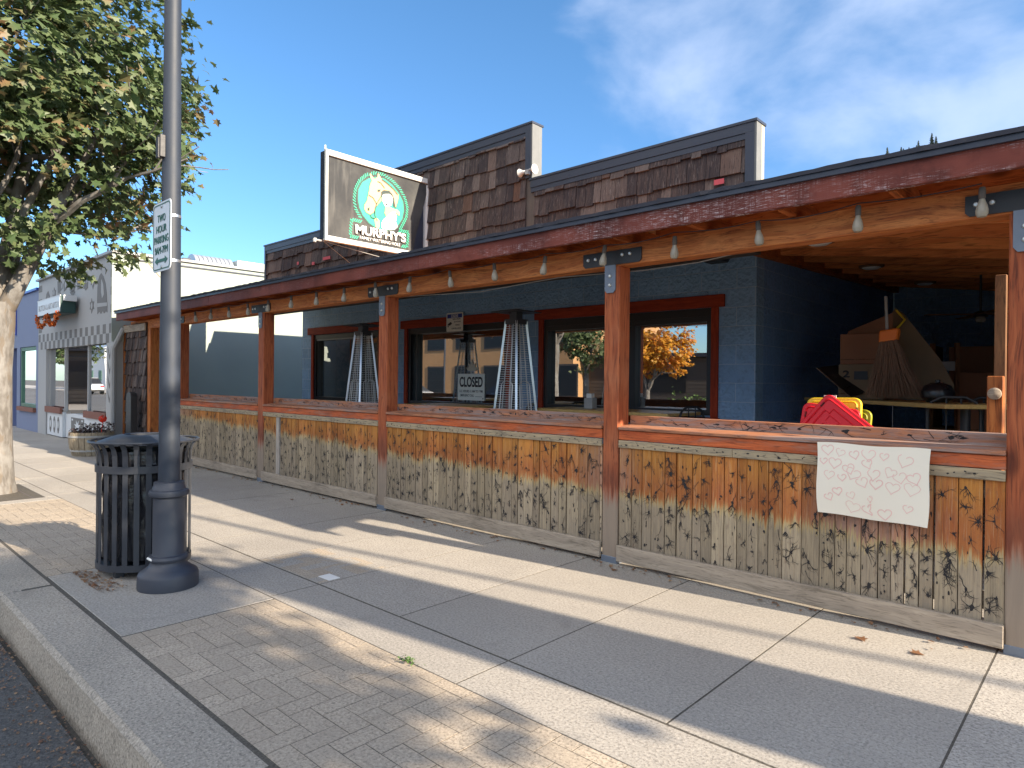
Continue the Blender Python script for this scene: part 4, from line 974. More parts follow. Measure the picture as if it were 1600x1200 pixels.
def strokes(name, keys, mat, d, w, par=bs):
    mb = MB()
    for key in keys:
        P_ = SG[key]
        for p, q in zip(P_[:-1], P_[1:]):
            P0, Q0 = Vector(T(p[0], p[1], d)), Vector(T(q[0], q[1], d)); dd = (Q0 - P0).normalized(); nn = Vector((0, -dd.z, dd.y)) * w
            mb.add([P0 - nn, Q0 - nn, Q0 + nn, P0 + nn], [(0, 1, 2, 3)])
    return mb.build(name, mat, par)
def ringpoly(pts, off):
    cx = sum(p[0] for p in pts) / len(pts); cz = sum(p[1] for p in pts) / len(pts)
    return [(cx + (p[0] - cx) * off, cz + (p[1] - cz) * off) for p in pts]
SG['oval_out'] = ringpoly(SG['oval'], 1.07)
lay('emblem_outline', 'oval_out', 'sign_dark', .006); ov = lay('emblem_oval', 'oval', 'sign_green', .0085)
lay('horse', 'horse', 'sign_tan', .0110); lay('hair', 'hair', 'sign_dark', .0135); lay('face', 'face', 'sign_white', .0150); lay('hand', 'hand', 'sign_tan', .0150); lay('scarf', 'scarf', 'sign_tan', .0165); lay('blouse', 'blouse', 'sign_white', .0180)
strokes('bridle_lines', ['bridle', 'mane', 'rein', 'chin', 'brow', 'fold1', 'fold2', 'fold3', 'lids'], 'sign_dark', .0205, .0045)
SG['horse_outline'] = SG['horse'] + [SG['horse'][0]]; strokes('horse_outline', ['horse_outline'], 'sign_dark', .0118, .0035)
b = MB()
for key in ('eye', 'nostril', 'mouth'): b.prism(SG[key], lambda a, c: T(a, c, .0195), lambda a, c: T(a, c, .0210))
b.build('features', 'sign_dark', bs)
# rope border: short slanted dashes
b = MB(); bk = MB()
for key in ('rope', 'ropeL', 'ropeR'):
    P_ = SG[key]
    for p, q in zip(P_[:-1], P_[1:]):
        L_ = math.hypot(q[0] - p[0], q[1] - p[1]); nn_ = max(1, int(L_ / .030))
        for i in range(nn_):
            t = (i + .5) / nn_; c = Vector(T(p[0] + (q[0] - p[0]) * t, p[1] + (q[1] - p[1]) * t, .007)); d = Vector((0, q[0] - p[0], q[1] - p[1])).normalized(); s = Vector((0, -d.z, d.y))
            e = (s + d * .7).normalized() * .026; w = d * .0085
            b.add([c - e - w, c - e + w, c + e + w, c + e - w], [(0, 1, 2, 3)])
b.build('rope_border', 'sign_green', bs)
text('lettering', "MURPHY'S", 'sign_white', bs, T(4.795, 3.262, .0235), 'x', .80, .125, .002, .035, 1.0, .012)
text('lettering', 'FAMILY WATERING HOLE', 'sign_white', bs, T(4.86, 3.206, .0235), 'x', .64, .040, .002, .01, 1.0, .004)
b = MB(); b.box((-.09, 1.60, .02), (.02, 1.64, 1.03)); b.build('mounting_post', 'white_paint', bs)
b = MB(); b.tube([(-.05, 0, 0), (-.1, 1.6, -.12)], .004, 4); b.tube([(-.05, 0, 0.01), (-.6, .9, -.18)], .003, 4); b.tube([(-.05, -.12, .0), (-.05, .0, .0)], .012, 6); b.tube([(-.05, -.09, .02), (-.05, -.10, -.03)], .02, 6); b.build('stay_wire', 'grey_trim', bs)

# flood light pair on the false front step
fl = thing('twin_floodlight', (-5.31, 5.93, 3.93), 'small white twin-headed floodlight at the step of the shingled false front', 'floodlight')
b = MB(); b.tube([(-.0, 0, 0), (.16, 0, .02)], .022, 8); b.box((.02, -.03, -.06), (.09, .03, .02)); b.build('bracket', 'grey_trim', fl, True)
MB().lathe([(.0, -.02), (.03, -.02), (.035, -.06), (.075, -.13), (.07, -.135), (0, -.10)], n=20, axis='x').build('horn_head', 'sign_frame', fl, True)
MB().lathe([(.0, .15), (.03, .15), (.06, .19), (.085, .21), (.085, .225), (0, .235)], n=20, axis='x').build('round_head', 'sign_frame', fl, True)
fl.scale = (.68, .68, .68)
sp_ = thing('wall_speaker', (-3.22, 6.66, 2.70), 'small black speaker hanging under the porch roof near the blue wall corner', 'speaker')
MB().prism([(-.14, .25), (-.14, .08), (-.10, .0), (.10, .0), (.14, .08), (.14, .25)], lambda a, c: (a, -.11, c), lambda a, c: (a, .10, c)).build('cabinet', 'bracket', sp_, bev=.008)
MB().box((-.02, .0, .25), (.02, .04, .36)).build('mount', 'bracket', sp_)

# notice sign and closed sign
ns = thing('notice_sign', (-7.64, 6.756, 2.155), 'small video surveillance notice with blue heading fixed to the window header', 'sign')
w, h = .37, .285
MB().prism(rrect(w, h, .02), lambda a, c: (a, 0, c), lambda a, c: (a, -.004, c)).build('plate', 'notice', ns)
b = MB(); b.box((.02, -.006, .205), (.35, -.0045, .265)); b.build('heading_band', 'sign_blue', ns); b = MB(); b.box((.11, -.0075, .212), (.26, -.0062, .258)); b.build('heading_plate', 'white_paint', ns)
text('lettering', 'NOTICE', 'sign_blue', ns, (.118, -.0085, .217), 'y', .134, .036, .001, .02)
for s, x, z, w_ in (('AREA UNDER', .14, .175, .18), ('24 HOUR', .17, .135, .15), ('VIDEO', .20, .085, .10), ('SURVEILLANCE', .12, .035, .21)): text('lettering', s, 'ink', ns, (x, -.0055, z), 'y', w_, .022, .001, .01)
b = MB(); b.prism([(.04, .12), (.10, .15), (.13, .12), (.07, .09)], lambda a, c: (a, -.0045, c), lambda a, c: (a, -.006, c)); b.box((.03, -.006, .07), (.05, -.0045, .12)); b.build('camera_symbol', 'ink', ns)
cs = thing('closed_sign', (-7.50, 6.872, 1.115), 'grey CLOSED sign taped on the middle window', 'sign')
w, h = .58, .40
MB().box((0, 0, 0), (w, .004, h)).build('card', simple('grey sign card', (.78, .79, .72), .5, .06, 4), cs)
text('lettering', 'CLOSED', 'ink', cs, (.04, -.0015, .20), 'y', .50, .155, .001, .03)
text('lettering', 'U.S. HOURS 11 AM TO 7 PM', 'ink', cs, (.04, -.0015, .118), 'y', .50, .038, .001, .008)
text('lettering', 'EMERGENCY CALL', 'ink', cs, (.06, -.0015, .055), 'y', .30, .036, .001, .008)
b = MB(); b.box((.38, -.0015, .055), (.53, -.0005, .060)); b.box((.54, -.0015, .02), (.56, -.0005, .04)); b.build('ruled_line', 'ink', cs)
lf = MB(); 
for a in (-70, -35, 0, 35, 70):
    r = math.radians(a); l_ = .19 if a == 0 else .15; d = Vector((math.sin(r), 0, math.cos(r))); s = Vector((d.z, 0, -d.x)) * .028
    lf.add([d * 0 , d * l_ * .5 + s, d * l_, d * l_ * .5 - s], [(0, 1, 2, 3)])
tag(lf.build('leaf_decal', simple('pale decal', (.55, .50, .40), .5), loc=(-7.20, 6.878, 1.56)), 'pale leaf shaped decal on the glass above the CLOSED sign', 'decal')

# ================================================================ PATIO HEATERS
def heater(x, y, lb):
    h = thing('patio_heater', (x, y, .02), lb, 'patio heater', 'pyramid patio heaters')
    B, Tp, z0, z1 = .26, .085, .06, 2.10
    MB().box((-B, -B, .03), (B, B, .62)).build('base_cabinet', 'black_metal', h, bev=.01)
    def hw(z): return B + (Tp - B) * (z - z0) / (z1 - z0)
    for sx in (-1, 1):
        for sy in (-1, 1):
            MB().bar((sx * hw(.6), sy * hw(.6), .6), (sx * Tp, sy * Tp, z1), .026, .026, (0, 0, 1)).build('leg', 'steel', h)
    for k in range(4):
        b = MB(); rt = rotz(k * math.pi / 2); z = .66
        while z < 2.05:
            a = hw(z) - .01; b.bar(rt @ Vector((-a, -a, z)), rt @ Vector((a, -a, z)), .004, .004); z += .027
        for t in (-.33, .33): b.bar(rt @ Vector((t * hw(.64), -hw(.64) + .006, .64)), rt @ Vector((t * Tp, -Tp + .006, 2.06)), .005, .005)
        # inner guard loop
        l = []; 
        for q in range(9):
            an = math.pi * q / 8; l.append(rt @ Vector((.09 * math.cos(an), -hw(1.35) * .85 - .02, 1.33 + .06 * math.sin(an))))
        l = [rt @ Vector((.10, -hw(.7) - .004, .66))] + l + [rt @ Vector((-.10, -hw(.7) - .004, .66))]; b.tube(l, .005, 5)
        b.build('grille', 'wire', h)
    MB().lathe([(.045, .62), (.045, 2.1), (0, 2.1)], n=16).build('glass_tube', 'black_frame', h, True)
    b = MB(); b.box((-.10, -.10, 2.06), (.10, .10, 2.12)); b.box((-.055, -.055, 2.12), (.055, .055, 2.20)); b.build('burner', 'black_metal', h)
    b = MB(); q = .215; b.add([(-q, -q, 2.20), (q, -q, 2.20), (q, q, 2.20), (-q, q, 2.20), (-q, -q, 2.208), (q, -q, 2.208), (q, q, 2.208), (-q, q, 2.208), (0, 0, 2.25)], [(3, 2, 1, 0), (0, 1, 5, 4), (1, 2, 6, 5), (2, 3, 7, 6), (3, 0, 4, 7), (4, 5, 8), (5, 6, 8), (6, 7, 8), (7, 4, 8)]); b.build('reflector_hood', 'black_metal', h)
heater(-8.45, 5.80, 'pyramid patio heater by the far window, partly behind a porch post')
heater(-5.30, 5.78, 'pyramid patio heater standing between the middle and right windows')

# ================================================================ TABLES
def table(x0, y0, x1, y1, z, lb, mat='table_wood'):
    cx, cy = (x0 + x1) / 2, (y0 + y1) / 2; t = thing('bar_table', (cx, cy, .02), lb, 'table', 'bar height patio tables'); hx, hy = (x1 - x0) / 2, (y1 - y0) / 2; z -= .02
    MB().box((-hx, -hy, z - .035), (hx, hy, z)).build('table_top', mat, t, bev=.006)
    for s in (-1, 1):
        b = MB(); b.tube([(s * hx * .55, 0, .03), (s * hx * .55, 0, z - .04)], .035, 12); b.box((s * hx * .55 - .03, -hy * .8, 0), (s * hx * .55 + .03, hy * .8, .03)); b.box((s * hx * .55 - .25, -.03, 0.001), (s * hx * .55 + .25, .03, .031)); b.build('pedestal', 'bracket', t, True)
    return t
table(-9.75, 5.0, -8.36, 5.55, 1.09, 'long wooden bar table below the leftmost window')
table(-7.15, 5.35, -6.05, 6.25, 1.09, 'wooden bar table below the window with the CLOSED sign')
table(-5.2, 6.0, -3.40, 6.72, 1.09, 'long wooden bar table below the wide right window')
# small napkin holder etc. on the right table
nh = thing('napkin_holder', (-4.62, 6.35, 1.09), 'white napkin box standing on the right bar table', 'napkin holder')
MB().box((-.06, -.05, .001), (.06, .05, .13)).build('box', 'grey_trim', nh, bev=.006); MB().box((-.035, -.03, .131), (.035, .03, .18)).build('napkins', 'white_paint', nh)
def stool(x, y, rz, lb, mat='bracket', hgt=1.22):
    s = thing('bar_stool', (x, y, .02), lb, 'bar stool', 'black bar stools', rz)
    MB().box((-.19, -.19, .72), (.19, .19, .77)).build('seat', 'black_vinyl', s, bev=.02)
    for sx in (-1, 1):
        for sy in (-1, 1): MB().tube([(sx * .16, sy * .16, .72), (sx * .21, sy * .21, .0)], .012, 8).build('leg', mat, s, True)
    b = MB(); b.tube([(-.18, .18, .72), (-.18, .20, hgt - .11), (-.15, .20, hgt - .04), (-.08, .20, hgt), (.08, .20, hgt), (.15, .20, hgt - .04), (.18, .20, hgt - .11), (.18, .18, .72)], .013, 8); b.tube([(-.05, .20, hgt), (-.05, .18, .74)], .007, 6); b.tube([(.05, .20, hgt), (.05, .18, .74)], .007, 6); b.build('hoop_back', mat, s, True)
    b = MB(); b.tube([(-.195, -.195, .25), (.195, -.195, .25), (.195, .195, .25), (-.195, .195, .25), (-.195, -.195, .25)], .009, 6); b.build('foot_ring', mat, s, True)
    return s
stool(-3.15, 6.35, 1.3, 'dark bar stool at the right end of the long table below the wide window', hgt=1.13)
stool(-.96, 6.15, .25, 'hoop-backed black bar stool nearest the fence in the recess', hgt=1.29)
stool(-.83, 6.85, .1, 'hoop-backed black bar stool just behind the nearest one in the recess', hgt=1.28)
stool(-5.75, 6.3, -1.2, 'dark bar stool between the heater and the middle window table', hgt=1.10)

# ================================================================ RECESS CLUTTER
ang = -math.atan2(1.65, 1.62)
rt_ = thing('storage_table', (-1.62, 6.95, .02), 'narrow wooden high table carrying boxes and a twig broom in the recess', 'table', None, ang)
MB().box((-1.16, -.25, 1.205), (1.13, .42, 1.24)).build('table_top', 'table_wood', rt_, bev=.005)
for s in (-.9, .9): MB().tube([(s, .08, 0), (s, .08, 1.2)], .035, 10).build('leg', 'bracket', rt_, True)
def carton(c, sz, rz, lb, mat, flaps=False, mark=None):
    k = thing('cardboard_box', c, lb, 'cardboard box', 'cardboard boxes in the recess', rz); sx, sy, sz_ = sz
    MB().box((-sx / 2, -sy / 2, 0), (sx / 2, sy / 2, sz_)).build('carton', mat, k, bev=.004)
    MB().box((-sx / 2 - .001, -sy / 2 - .002, sz_ * .14), (sx / 2 + .001, -sy / 2 - .0005, sz_ * .17)).build('crease', 'brown_board', k)
    if flaps:
        b = MB(); b.prism([(-sx / 2, sz_), (-sx / 2 + .02, sz_ + .05), (sx * .1, sz_ + .15), (sx / 2, sz_ + .22), (sx / 2, sz_)], lambda a, c_: (a, sy / 2 - .002, c_), lambda a, c_: (a, sy / 2 + .004, c_)); b.build('flap', mat, k)
    if mark:
        text('print', mark, 'ink', k, (-sx / 2 + .04, -sy / 2 - .002, sz_ * .62), 'y', .06, .07, .001, .03)
        b = MB(); b.box((-sx / 2 + .14, -sy / 2 - .003, sz_ * .56), (-sx / 2 + .26, -sy / 2 - .0008, sz_ * .80)); b.build('printed_patch', 'ink', k)
    return k
carton((-1.92, 7.25, 1.262), (.40, .30, .345), .12, 'tan cardboard box with black printed marks under the reddish box on the high table', 'card2', mark='2')
carton((-1.90, 7.27, 1.609), (.42, .30, .30), .10, 'reddish brown cardboard box with raised flap, topmost of its stack beside the broom', 'card', True)
fb = thing('folded_cardboard', (-1.5, 7.55, 1.262), 'large grey flattened cardboard sheet leaning behind the broom', 'cardboard sheet')
MB().prism([(-.30, 0), (-.36, .70), (-.22, .93), (-.14, .86), (.18, .40), (.30, .15), (.28, 0)], lambda a, c: (a, .0 + c * .05, c), lambda a, c: (a, .012 + c * .05, c)).build('sheet', 'card2', fb)
b = MB(); b.tube([(-.20, -.01, .90), (-.12, -.01, .80), (-.2, -.02, .70)], .012, 6); b.build('yellow_tape', 'yellow_plastic', fb)
br = thing('twig_broom', (-1.52, 6.72, 1.262), 'large upturned twig broom with bright orange band standing on the high table', 'broom')
MB().tube([(-.06, 0, .52), (-.085, .02, .95)], .013, 8).build('handle', 'grey_trim', br, True)
b = MB(); b.prism([(-.125, .525), (.02, .545), (.035, .625), (.03, .655), (-.12, .635)], lambda a, c: (a, -.05, c), lambda a, c: (a, .05, c)); b.build('orange_band', 'orange', br, bev=.01)
b = MB()
for k in range(420):
    u = R.uniform(-1, 1); vv = R.uniform(-1, 1); x0, y0 = -.05 + u * .065, vv * .045; x1, y1 = .01 + u * .235 + R.gauss(0, .02), vv * .11; z1 = .02 + abs(R.gauss(0, .03))
    mx = (x0 * .5 + x1 * .5) * (1) - u * .02 + R.gauss(0, .008); b.tube([(x0, y0, .56), (mx, (y0 + y1) / 2, .30 + R.uniform(-.03, .03)), (x1 + R.gauss(0, .01), y1, z1)], [.0035, .003, .0012], 4, False)
b.build('twigs', 'twig', br)
tr = thing('black_tray', (-2.1, 6.98, 1.262), 'flat black tray propped at a slant on the left end of the high table', 'tray')
b = MB(); b.add([(-.16, -.06, .30), (.15, -.06, .02), (.27, .22, .08), (-.05, .22, .33), (-.155, -.065, .312), (.155, -.065, .032), (.275, .215, .092), (-.045, .215, .342)], [(0, 1, 2, 3), (7, 6, 5, 4), (0, 4, 5, 1), (1, 5, 6, 2), (2, 6, 7, 3), (3, 7, 4, 0)]); b.build('tray_panel', 'black_vinyl', tr)
MB().tube([(-.16, -.065, .308), (.155, -.065, .026)], .005, 6).build('bright_edge', 'chrome', tr)
kt = thing('black_kettle', (-1.17, 6.62, 1.262), 'rounded glossy black pot at the right end of the high table', 'pot')
MB().lathe([(0, 0), (.08, 0), (.12, .04), (.125, .09), (.10, .14), (.05, .165), (0, .17)], n=24).build('body', 'black_vinyl', kt, True); MB().lathe([(0, .165), (.02, .165), (.02, .19), (0, .195)], n=12).build('knob', 'black_vinyl', kt, True)
def lid(c, w, h, ang_, lb, mat, tilt=-.12):
    k = thing('crate_lid', c, lb, 'crate lid', 'plastic crate lids leaning behind the fence'); M_ = rotx(tilt) @ roty(ang_)
    def P(a, d, z): return tuple(M_ @ Vector((a - w / 2, d, z)))
    b = MB(); b.prism(rrect(w, h, .05), lambda a, z: P(a, 0, z), lambda a, z: P(a, .03, z)); k0 = b.build('panel', mat, k, bev=.005)
    def loop(mb, pts, r=.006):
        mb.tube([P(a, -.003, z) for a, z in pts + pts[:1]], r, 5, False)
    b = MB(); loop(b, [(a + .03, z + .03) for a, z in rrect(w - .06, h - .06, .03)])
    st_ = [(.07, .07), (.07, h - .11), (.11, h - .11), (.11, h - .07), (w - .11, h - .07), (w - .11, h - .11), (w - .07, h - .11), (w - .07, .07)]; loop(b, st_, .005)
    for i in range(3):
        for j in range(3):
            x_, z_ = .12 + i * (w - .24) / 3, .10 + j * (h - .2) / 3; loop(b, [(x_, z_), (x_ + (w - .3) / 3, z_), (x_ + (w - .3) / 3, z_ + (h - .26) / 3), (x_, z_ + (h - .26) / 3)], .003)
    b.build('ribs', mat, k); b = MB()
    for a, z in ((.03, h - .09), (w - .03, h - .09)): b.tube([P(a, -.002, z - .02), P(a, -.002, z + .02)], .007, 6)
    b.build('slot', 'dark', k); return k
st2 = thing('storage_crate', (-1.6, 5.22, .02), 'dark plastic storage crate behind the fence supporting the lids', 'crate')
b = MB(); b.box((-.42, -.28, 0), (.42, .22, .86)); b.box((-.44, -.30, .80), (.44, .24, .84)); b.build('body', 'bracket', st2, bev=.02)
lid((-1.575, 5.24, .865), .44, .37, .05, 'olive green crate lid at the back right of the leaning lids', 'olive_plastic')
yl = lid((-1.565, 5.14, .885), .38, .425, -.02, 'yellow crate lid with pale label standing behind the red lids', 'yellow_plastic')
MB().box((-.055, -.012, .385), (.03, -.006, .44)).build('label', 'notice', yl)
lid((-1.60, 5.05, .885), .40, .37, .12, 'red crate lid standing almost upright at the left of the leaning lids', 'red_plastic')
lid((-1.60, 4.98, .86), .55, .41, .66, 'red crate lid tilted to a diamond in front of the other lids', 'red_plastic')
# right end: boards
def bd(name, c, box, mat, lb, cat): 
    o = MB().box(*box).build(name, mat, bev=.004, loc=c); return tag(o, lb, cat)
bd('leaning_board', (-.53, 4.75, .02), ((-.028, -.02, 0), (.028, .02, 2.03)), 'brown_board', 'tall narrow brown board standing behind the right porch post', 'board')
bd('partition_board', (-.47, 4.82, .02), ((-.025, -.01, 0), (.20, .015, 2.0)), 'stucco_side', 'tall pale green panel edge just left of the right porch post', 'panel')
kp = thing('gate_stub', (-.535, 4.62, .02), 'short timber gate stub with round knob beside the right porch post', 'gate stub')
MB().box((-.038, -.03, 0), (.038, .03, 1.44)).build('stub_board', 'post_orange', kp, bev=.005); MB().lathe([(0, -.075), (.018, -.072), (.032, -.062), (.034, -.05), (.018, -.04), (.015, -.03)], c=(0, 0, 1.34), n=20, axis='y').build('knob', 'grey_wood', kp, True)
# shelving, chair and boxes deep in the recess
wc = thing('wooden_high_chair', (-1.45, 8.5, .02), 'dim wooden high chair standing deep in the recess', 'chair')
b = MB()
for sx in (-.14, .14): b.bar((sx, 0, 0), (sx * .8, .05, 1.85), .04, .04)
b.build('frame', 'brown_board', wc); MB().box((-.13, -.02, 1.2), (.13, .35, 1.24)).build('seat', 'brown_board', wc); b = MB(); b.box((-.11, .03, 1.55), (.11, .05, 1.65)); b.build('back_slat', 'grey_trim', wc)
carton((-1.15, 9.0, 1.2), (.5, .4, .35), 0, 'dim cardboard box deep in the recess behind the stools', 'card')
carton((-1.35, 10.2, 1.3), (.6, .4, .6), 0, 'large dim box at the back of the recess under the fan', 'card')
carton((-1.05, 8.6, .9), (.5, .4, .30), 0, 'low dim box behind the wooden high chair in the recess', 'card')
b = MB(); sh = thing('storage_shelf', (-1.2, 10.2, .02), 'dark shelf unit at the back of the recess holding boxes', 'shelf')
for z in (.4, .85, 1.26): b.box((-.6, -.3, z - .03), (.7, .3, z - .002))
b.build('shelves', 'brown_board', sh); b = MB(); [b.box((x, -.3, 0), (x + .04, .3, 1.9)) for x in (-.64, .7)]; b.build('uprights', 'brown_board', sh)
fn = thing('ceiling_fan', (-1.19, 9.0, 2.2), 'ceiling fan with small glass light hanging in the dark recess', 'ceiling fan')
MB().lathe([(0, .45), (.012, .45), (.012, .05), (.06, .03), (.07, -.02), (0, -.02)], n=16).build('motor', 'bracket', fn, True)
for k in range(4): 
    a = k * math.pi / 2 + .5; MB().bar((.06 * math.cos(a), .06 * math.sin(a), .01), (.55 * math.cos(a), .55 * math.sin(a), .01), .11, .008).build('blade', 'brown_board', fn)
MB().lathe([(0, -.09), (.04, -.08), (.055, -.05), (.04, -.02)], n=16).build('light_globe', 'bulb', fn, True)

# ================================================================ NEIGHBOUR: pale shop with stencilled front
NG = {'tipiR':[(-15.016,3.494),(-14.871,3.41),(-14.747,3.271),(-14.662,3.037),(-14.613,2.682),(-14.713,2.714),(-14.812,2.676),(-14.915,2.727),(-15.016,2.676),(-15.121,2.728),(-15.245,2.684),(-15.274,2.958),(-15.259,3.216),(-15.221,3.367),(-15.119,3.46)],'tipiRh':[(-14.993,3.371),(-14.867,3.244),(-14.822,3.05),(-14.942,2.984),(-15.007,3.116),(-15.01,3.257)],'poleR1':[(-15.165,3.652),(-15.017,3.539),(-14.918,3.669)],'band':[(-15.251,2.904),(-14.618,2.877),(-14.616,2.808),(-15.249,2.827)],'tipiL':[(-19.156,3.494),(-19.002,3.365),(-18.936,3.144),(-18.893,2.696),(-19.043,2.735),(-19.163,2.695),(-19.317,2.742),(-19.502,2.713),(-19.42,3.116),(-19.395,3.303),(-19.307,3.436)],'tipiLh':[(-19.122,3.359),(-19.241,3.291),(-19.299,3.17),(-19.233,3.01),(-19.142,3.019),(-19.178,3.193)],'ov1':[(-18.314,3.638),(-18.092,3.646),(-17.926,3.586),(-17.949,3.426),(-18.084,3.379),(-17.916,3.247),(-17.997,3.194),(-18.246,3.214),(-18.279,3.396)],'ov2':[(-17.607,3.671),(-17.423,3.653),(-17.393,3.492),(-17.546,3.391),(-17.757,3.351),(-17.789,3.529)],'ov3':[(-17.04,3.636),(-16.864,3.555),(-16.844,3.385),(-16.931,3.295),(-17.131,3.298),(-17.285,3.339),(-17.29,3.511),(-17.216,3.618)],'ov4':[(-16.55,3.641),(-16.406,3.592),(-16.356,3.45),(-16.423,3.319),(-16.662,3.299),(-16.714,3.457),(-16.694,3.608)],'ov5':[(-15.991,3.617),(-16.265,3.55),(-16.261,3.414),(-15.988,3.509),(-15.918,3.408),(-16.259,3.346),(-16.072,3.234),(-15.914,3.274),(-15.899,3.54)],'ovb':[(-17.285,3.311),(-16.931,3.309),(-16.832,3.272),(-17.028,3.183),(-17.181,3.245)],'starR':[(-15.566,3.506),(-15.521,3.436),(-15.413,3.432),(-15.454,3.364),(-15.389,3.305),(-15.496,3.315),(-15.559,3.216),(-15.627,3.314),(-15.715,3.316),(-15.663,3.377),(-15.709,3.454),(-15.608,3.444)],'starR2':[(-15.641,3.039),(-15.596,2.969),(-15.466,2.959),(-15.52,2.885),(-15.462,2.802),(-15.57,2.809),(-15.633,2.721),(-15.679,2.803),(-15.777,2.817),(-15.726,2.886),(-15.772,2.956),(-15.684,2.969)],'starL':[(-18.596,3.529),(-18.548,3.464),(-18.451,3.455),(-18.488,3.383),(-18.447,3.32),(-18.544,3.32),(-18.599,3.241),(-18.648,3.321),(-18.753,3.337),(-18.697,3.401),(-18.757,3.467),(-18.652,3.465)],'sgn':[(-18.848,3.161),(-16.585,3.14),(-16.551,2.772),(-18.807,2.791)],'sgnend':[(-16.538,3.171),(-15.952,2.983),(-15.945,2.734)]}
nb = thing('craft_shop_building', (-14.22, 4.1, 0), 'pale shop building with grey stencilled front and long green-white side wall', 'building')
def Q(x, y, z): return (x + 14.22, y - 4.1, z)
def qb(mb, a, c): return mb.box(Q(*a), Q(*c))
b = MB(); qb(b, (-20.1, 4.1, 2.15), (-14.24, 4.35, 3.80)); qb(b, (-20.1, 4.1, -.05), (-19.32, 4.35, 2.149)); qb(b, (-14.66, 4.1, -.05), (-14.24, 4.35, 2.149)); b.build('front_wall', 'facade_grey', nb)
b = MB(); qb(b, (-14.42, 4.351, -.05), (-14.22, 20, 3.80)); b.build('side_wall', 'stucco_side', nb)
b = MB(); qb(b, (-14.238, 4.06, 2.10), (-14.218, 4.35, 3.79)); b.build('corner_board', 'stucco_side', nb)
b = MB(); qb(b, (-20.15, 4.04, 3.801), (-14.17, 4.40, 3.85)); qb(b, (-14.45, 4.401, 3.801), (-14.17, 20, 3.85)); b.build('roof_coping', 'grey_trim', nb)
b = MB(); qb(b, (-14.219, 4.4, 3.70), (-14.195, 20, 3.725)); b.build('drip_line', 'dark_trim', nb)
b = MB(); qb(b, (-20.1, 4.36, 3.2), (-14.43, 20, 3.3)); b.build('roof', 'roofing', nb)
b = MB(); z0, z1 = 2.08, 2.46; n = 29; w = (20.05 - 14.3) / n; wh = MB()
for r in range(2):
    for k in range(n):
        (b if (k + r) % 2 else wh).box(Q(-20.05 + k * w + .004, 4.096, z0 + r * .19 + .003), Q(-20.05 + (k + 1) * w - .004, 4.0995, z0 + (r + 1) * .19 - .003))
b.build('checker_band', 'stencil', nb); wh.build('checker_light', 'facade_grey', nb)
b = MB(); wh2 = MB()
for k in range(7):
    qb(b if k % 2 else wh2, (-14.42, 4.097, 2.5 + k * .17), (-14.27, 4.0992, 2.5 + (k + 1) * .17 - .01)); qb(wh2 if k % 2 else b, (-20.05, 4.097, 2.5 + k * .17), (-19.75, 4.0992, 2.5 + (k + 1) * .17 - .01))
b.build('edge_checker', 'stencil', nb)
b = MB()
for key in ('tipiR', 'poleR1', 'tipiL', 'ov1', 'ov2', 'ov3', 'ov4', 'ov5', 'ovb', 'starR', 'starR2', 'starL'):
    b.prism(NG[key], lambda a, c: Q(a, 4.0985, c), lambda a, c: Q(a, 4.095, c))
b.build('stencil_ornament', 'stencil', nb)
b = MB()
for key in ('tipiRh', 'band', 'tipiLh'): b.prism(NG[key], lambda a, c: Q(a, 4.0955, c), lambda a, c: Q(a, 4.0925, c))
for x, z in ((-17.9, 3.5), (-18.15, 3.3), (-17.6, 3.5), (-16.5, 3.5), (-16.1, 3.45), (-15.56, 3.36), (-15.62, 2.88), (-18.6, 3.4)): b.prism([(x + .06 * math.cos(t), z + .07 * math.sin(t)) for t in [k * .785 for k in range(8)]], lambda a, c: Q(a, 4.0940, c), lambda a, c: Q(a, 4.0922, c))
b.build('ornament_light', 'facade_grey', nb)
b = MB()
for k in range(4): 
    z = 2.0 - k * .28; b.prism([(-14.56, z), (-14.46, z - .18), (-14.36, z), (-14.36, z - .06), (-14.46, z - .25), (-14.56, z - .06)], lambda a, c: Q(a, 4.0985, c), lambda a, c: Q(a, 4.095, c))
qb(b, (-14.53, 4.095, .2), (-14.39, 4.0985, .55)); b.build('pilaster_chevrons', 'stencil', nb)
# shop window bay with angled centre
def pane(parent, p, q, z0, z1, mat='glass2'):
    mb = MB(); mb.add([Q(*p, z0), Q(*q, z0), Q(*q, z1), Q(*p, z1)], [(0, 1, 2, 3)]); return mb.build('pane', mat, parent)
pl = [(-19.32, 4.2), (-17.95, 4.2), (-16.2, 4.62), (-16.1, 4.2), (-14.66, 4.2)]
wi = MB()
for p in ((-19.32, 4.2), (-17.95, 4.2), (-16.15, 4.2), (-14.68, 4.2)): qb(wi, (p[0] - .02, p[1] - .03, .62), (p[0] + .04, p[1] + .03, 2.15))
qb(wi, (-19.32, 4.14, 2.10), (-14.66, 4.30, 2.16)); qb(wi, (-19.32, 4.15, .60), (-17.93, 4.28, .66)); qb(wi, (-16.15, 4.15, .60), (-14.66, 4.28, .66))
win = wi.build('shop_window', 'facade_grey', nb)
pane(win, (-19.3, 4.2), (-17.95, 4.2), .66, 2.12); pane(win, (-17.95, 4.205), (-17.2, 4.95), .55, 2.12); pane(win, (-17.2, 4.95), (-16.15, 4.205), .55, 2.12); pane(win, (-16.15, 4.2), (-14.68, 4.2), .66, 2.12)
b = MB(); qb(b, (-19.3, 6.0, 0), (-14.5, 6.1, 2.3)); qb(b, (-19.3, 4.36, 2.13), (-14.5, 6.0, 2.16)); b.build('shop_interior', 'facade_grey', win)
b = MB(); qb(b, (-16.1, 4.5, .6), (-14.7, 4.56, 1.1)); b.build('green_curtain', 'curtain', win)
b = MB(); qb(b, (-17.93, 4.3, .50), (-16.2, 5.0, .55)); b.build('window_shelf', 'facade_grey', win)
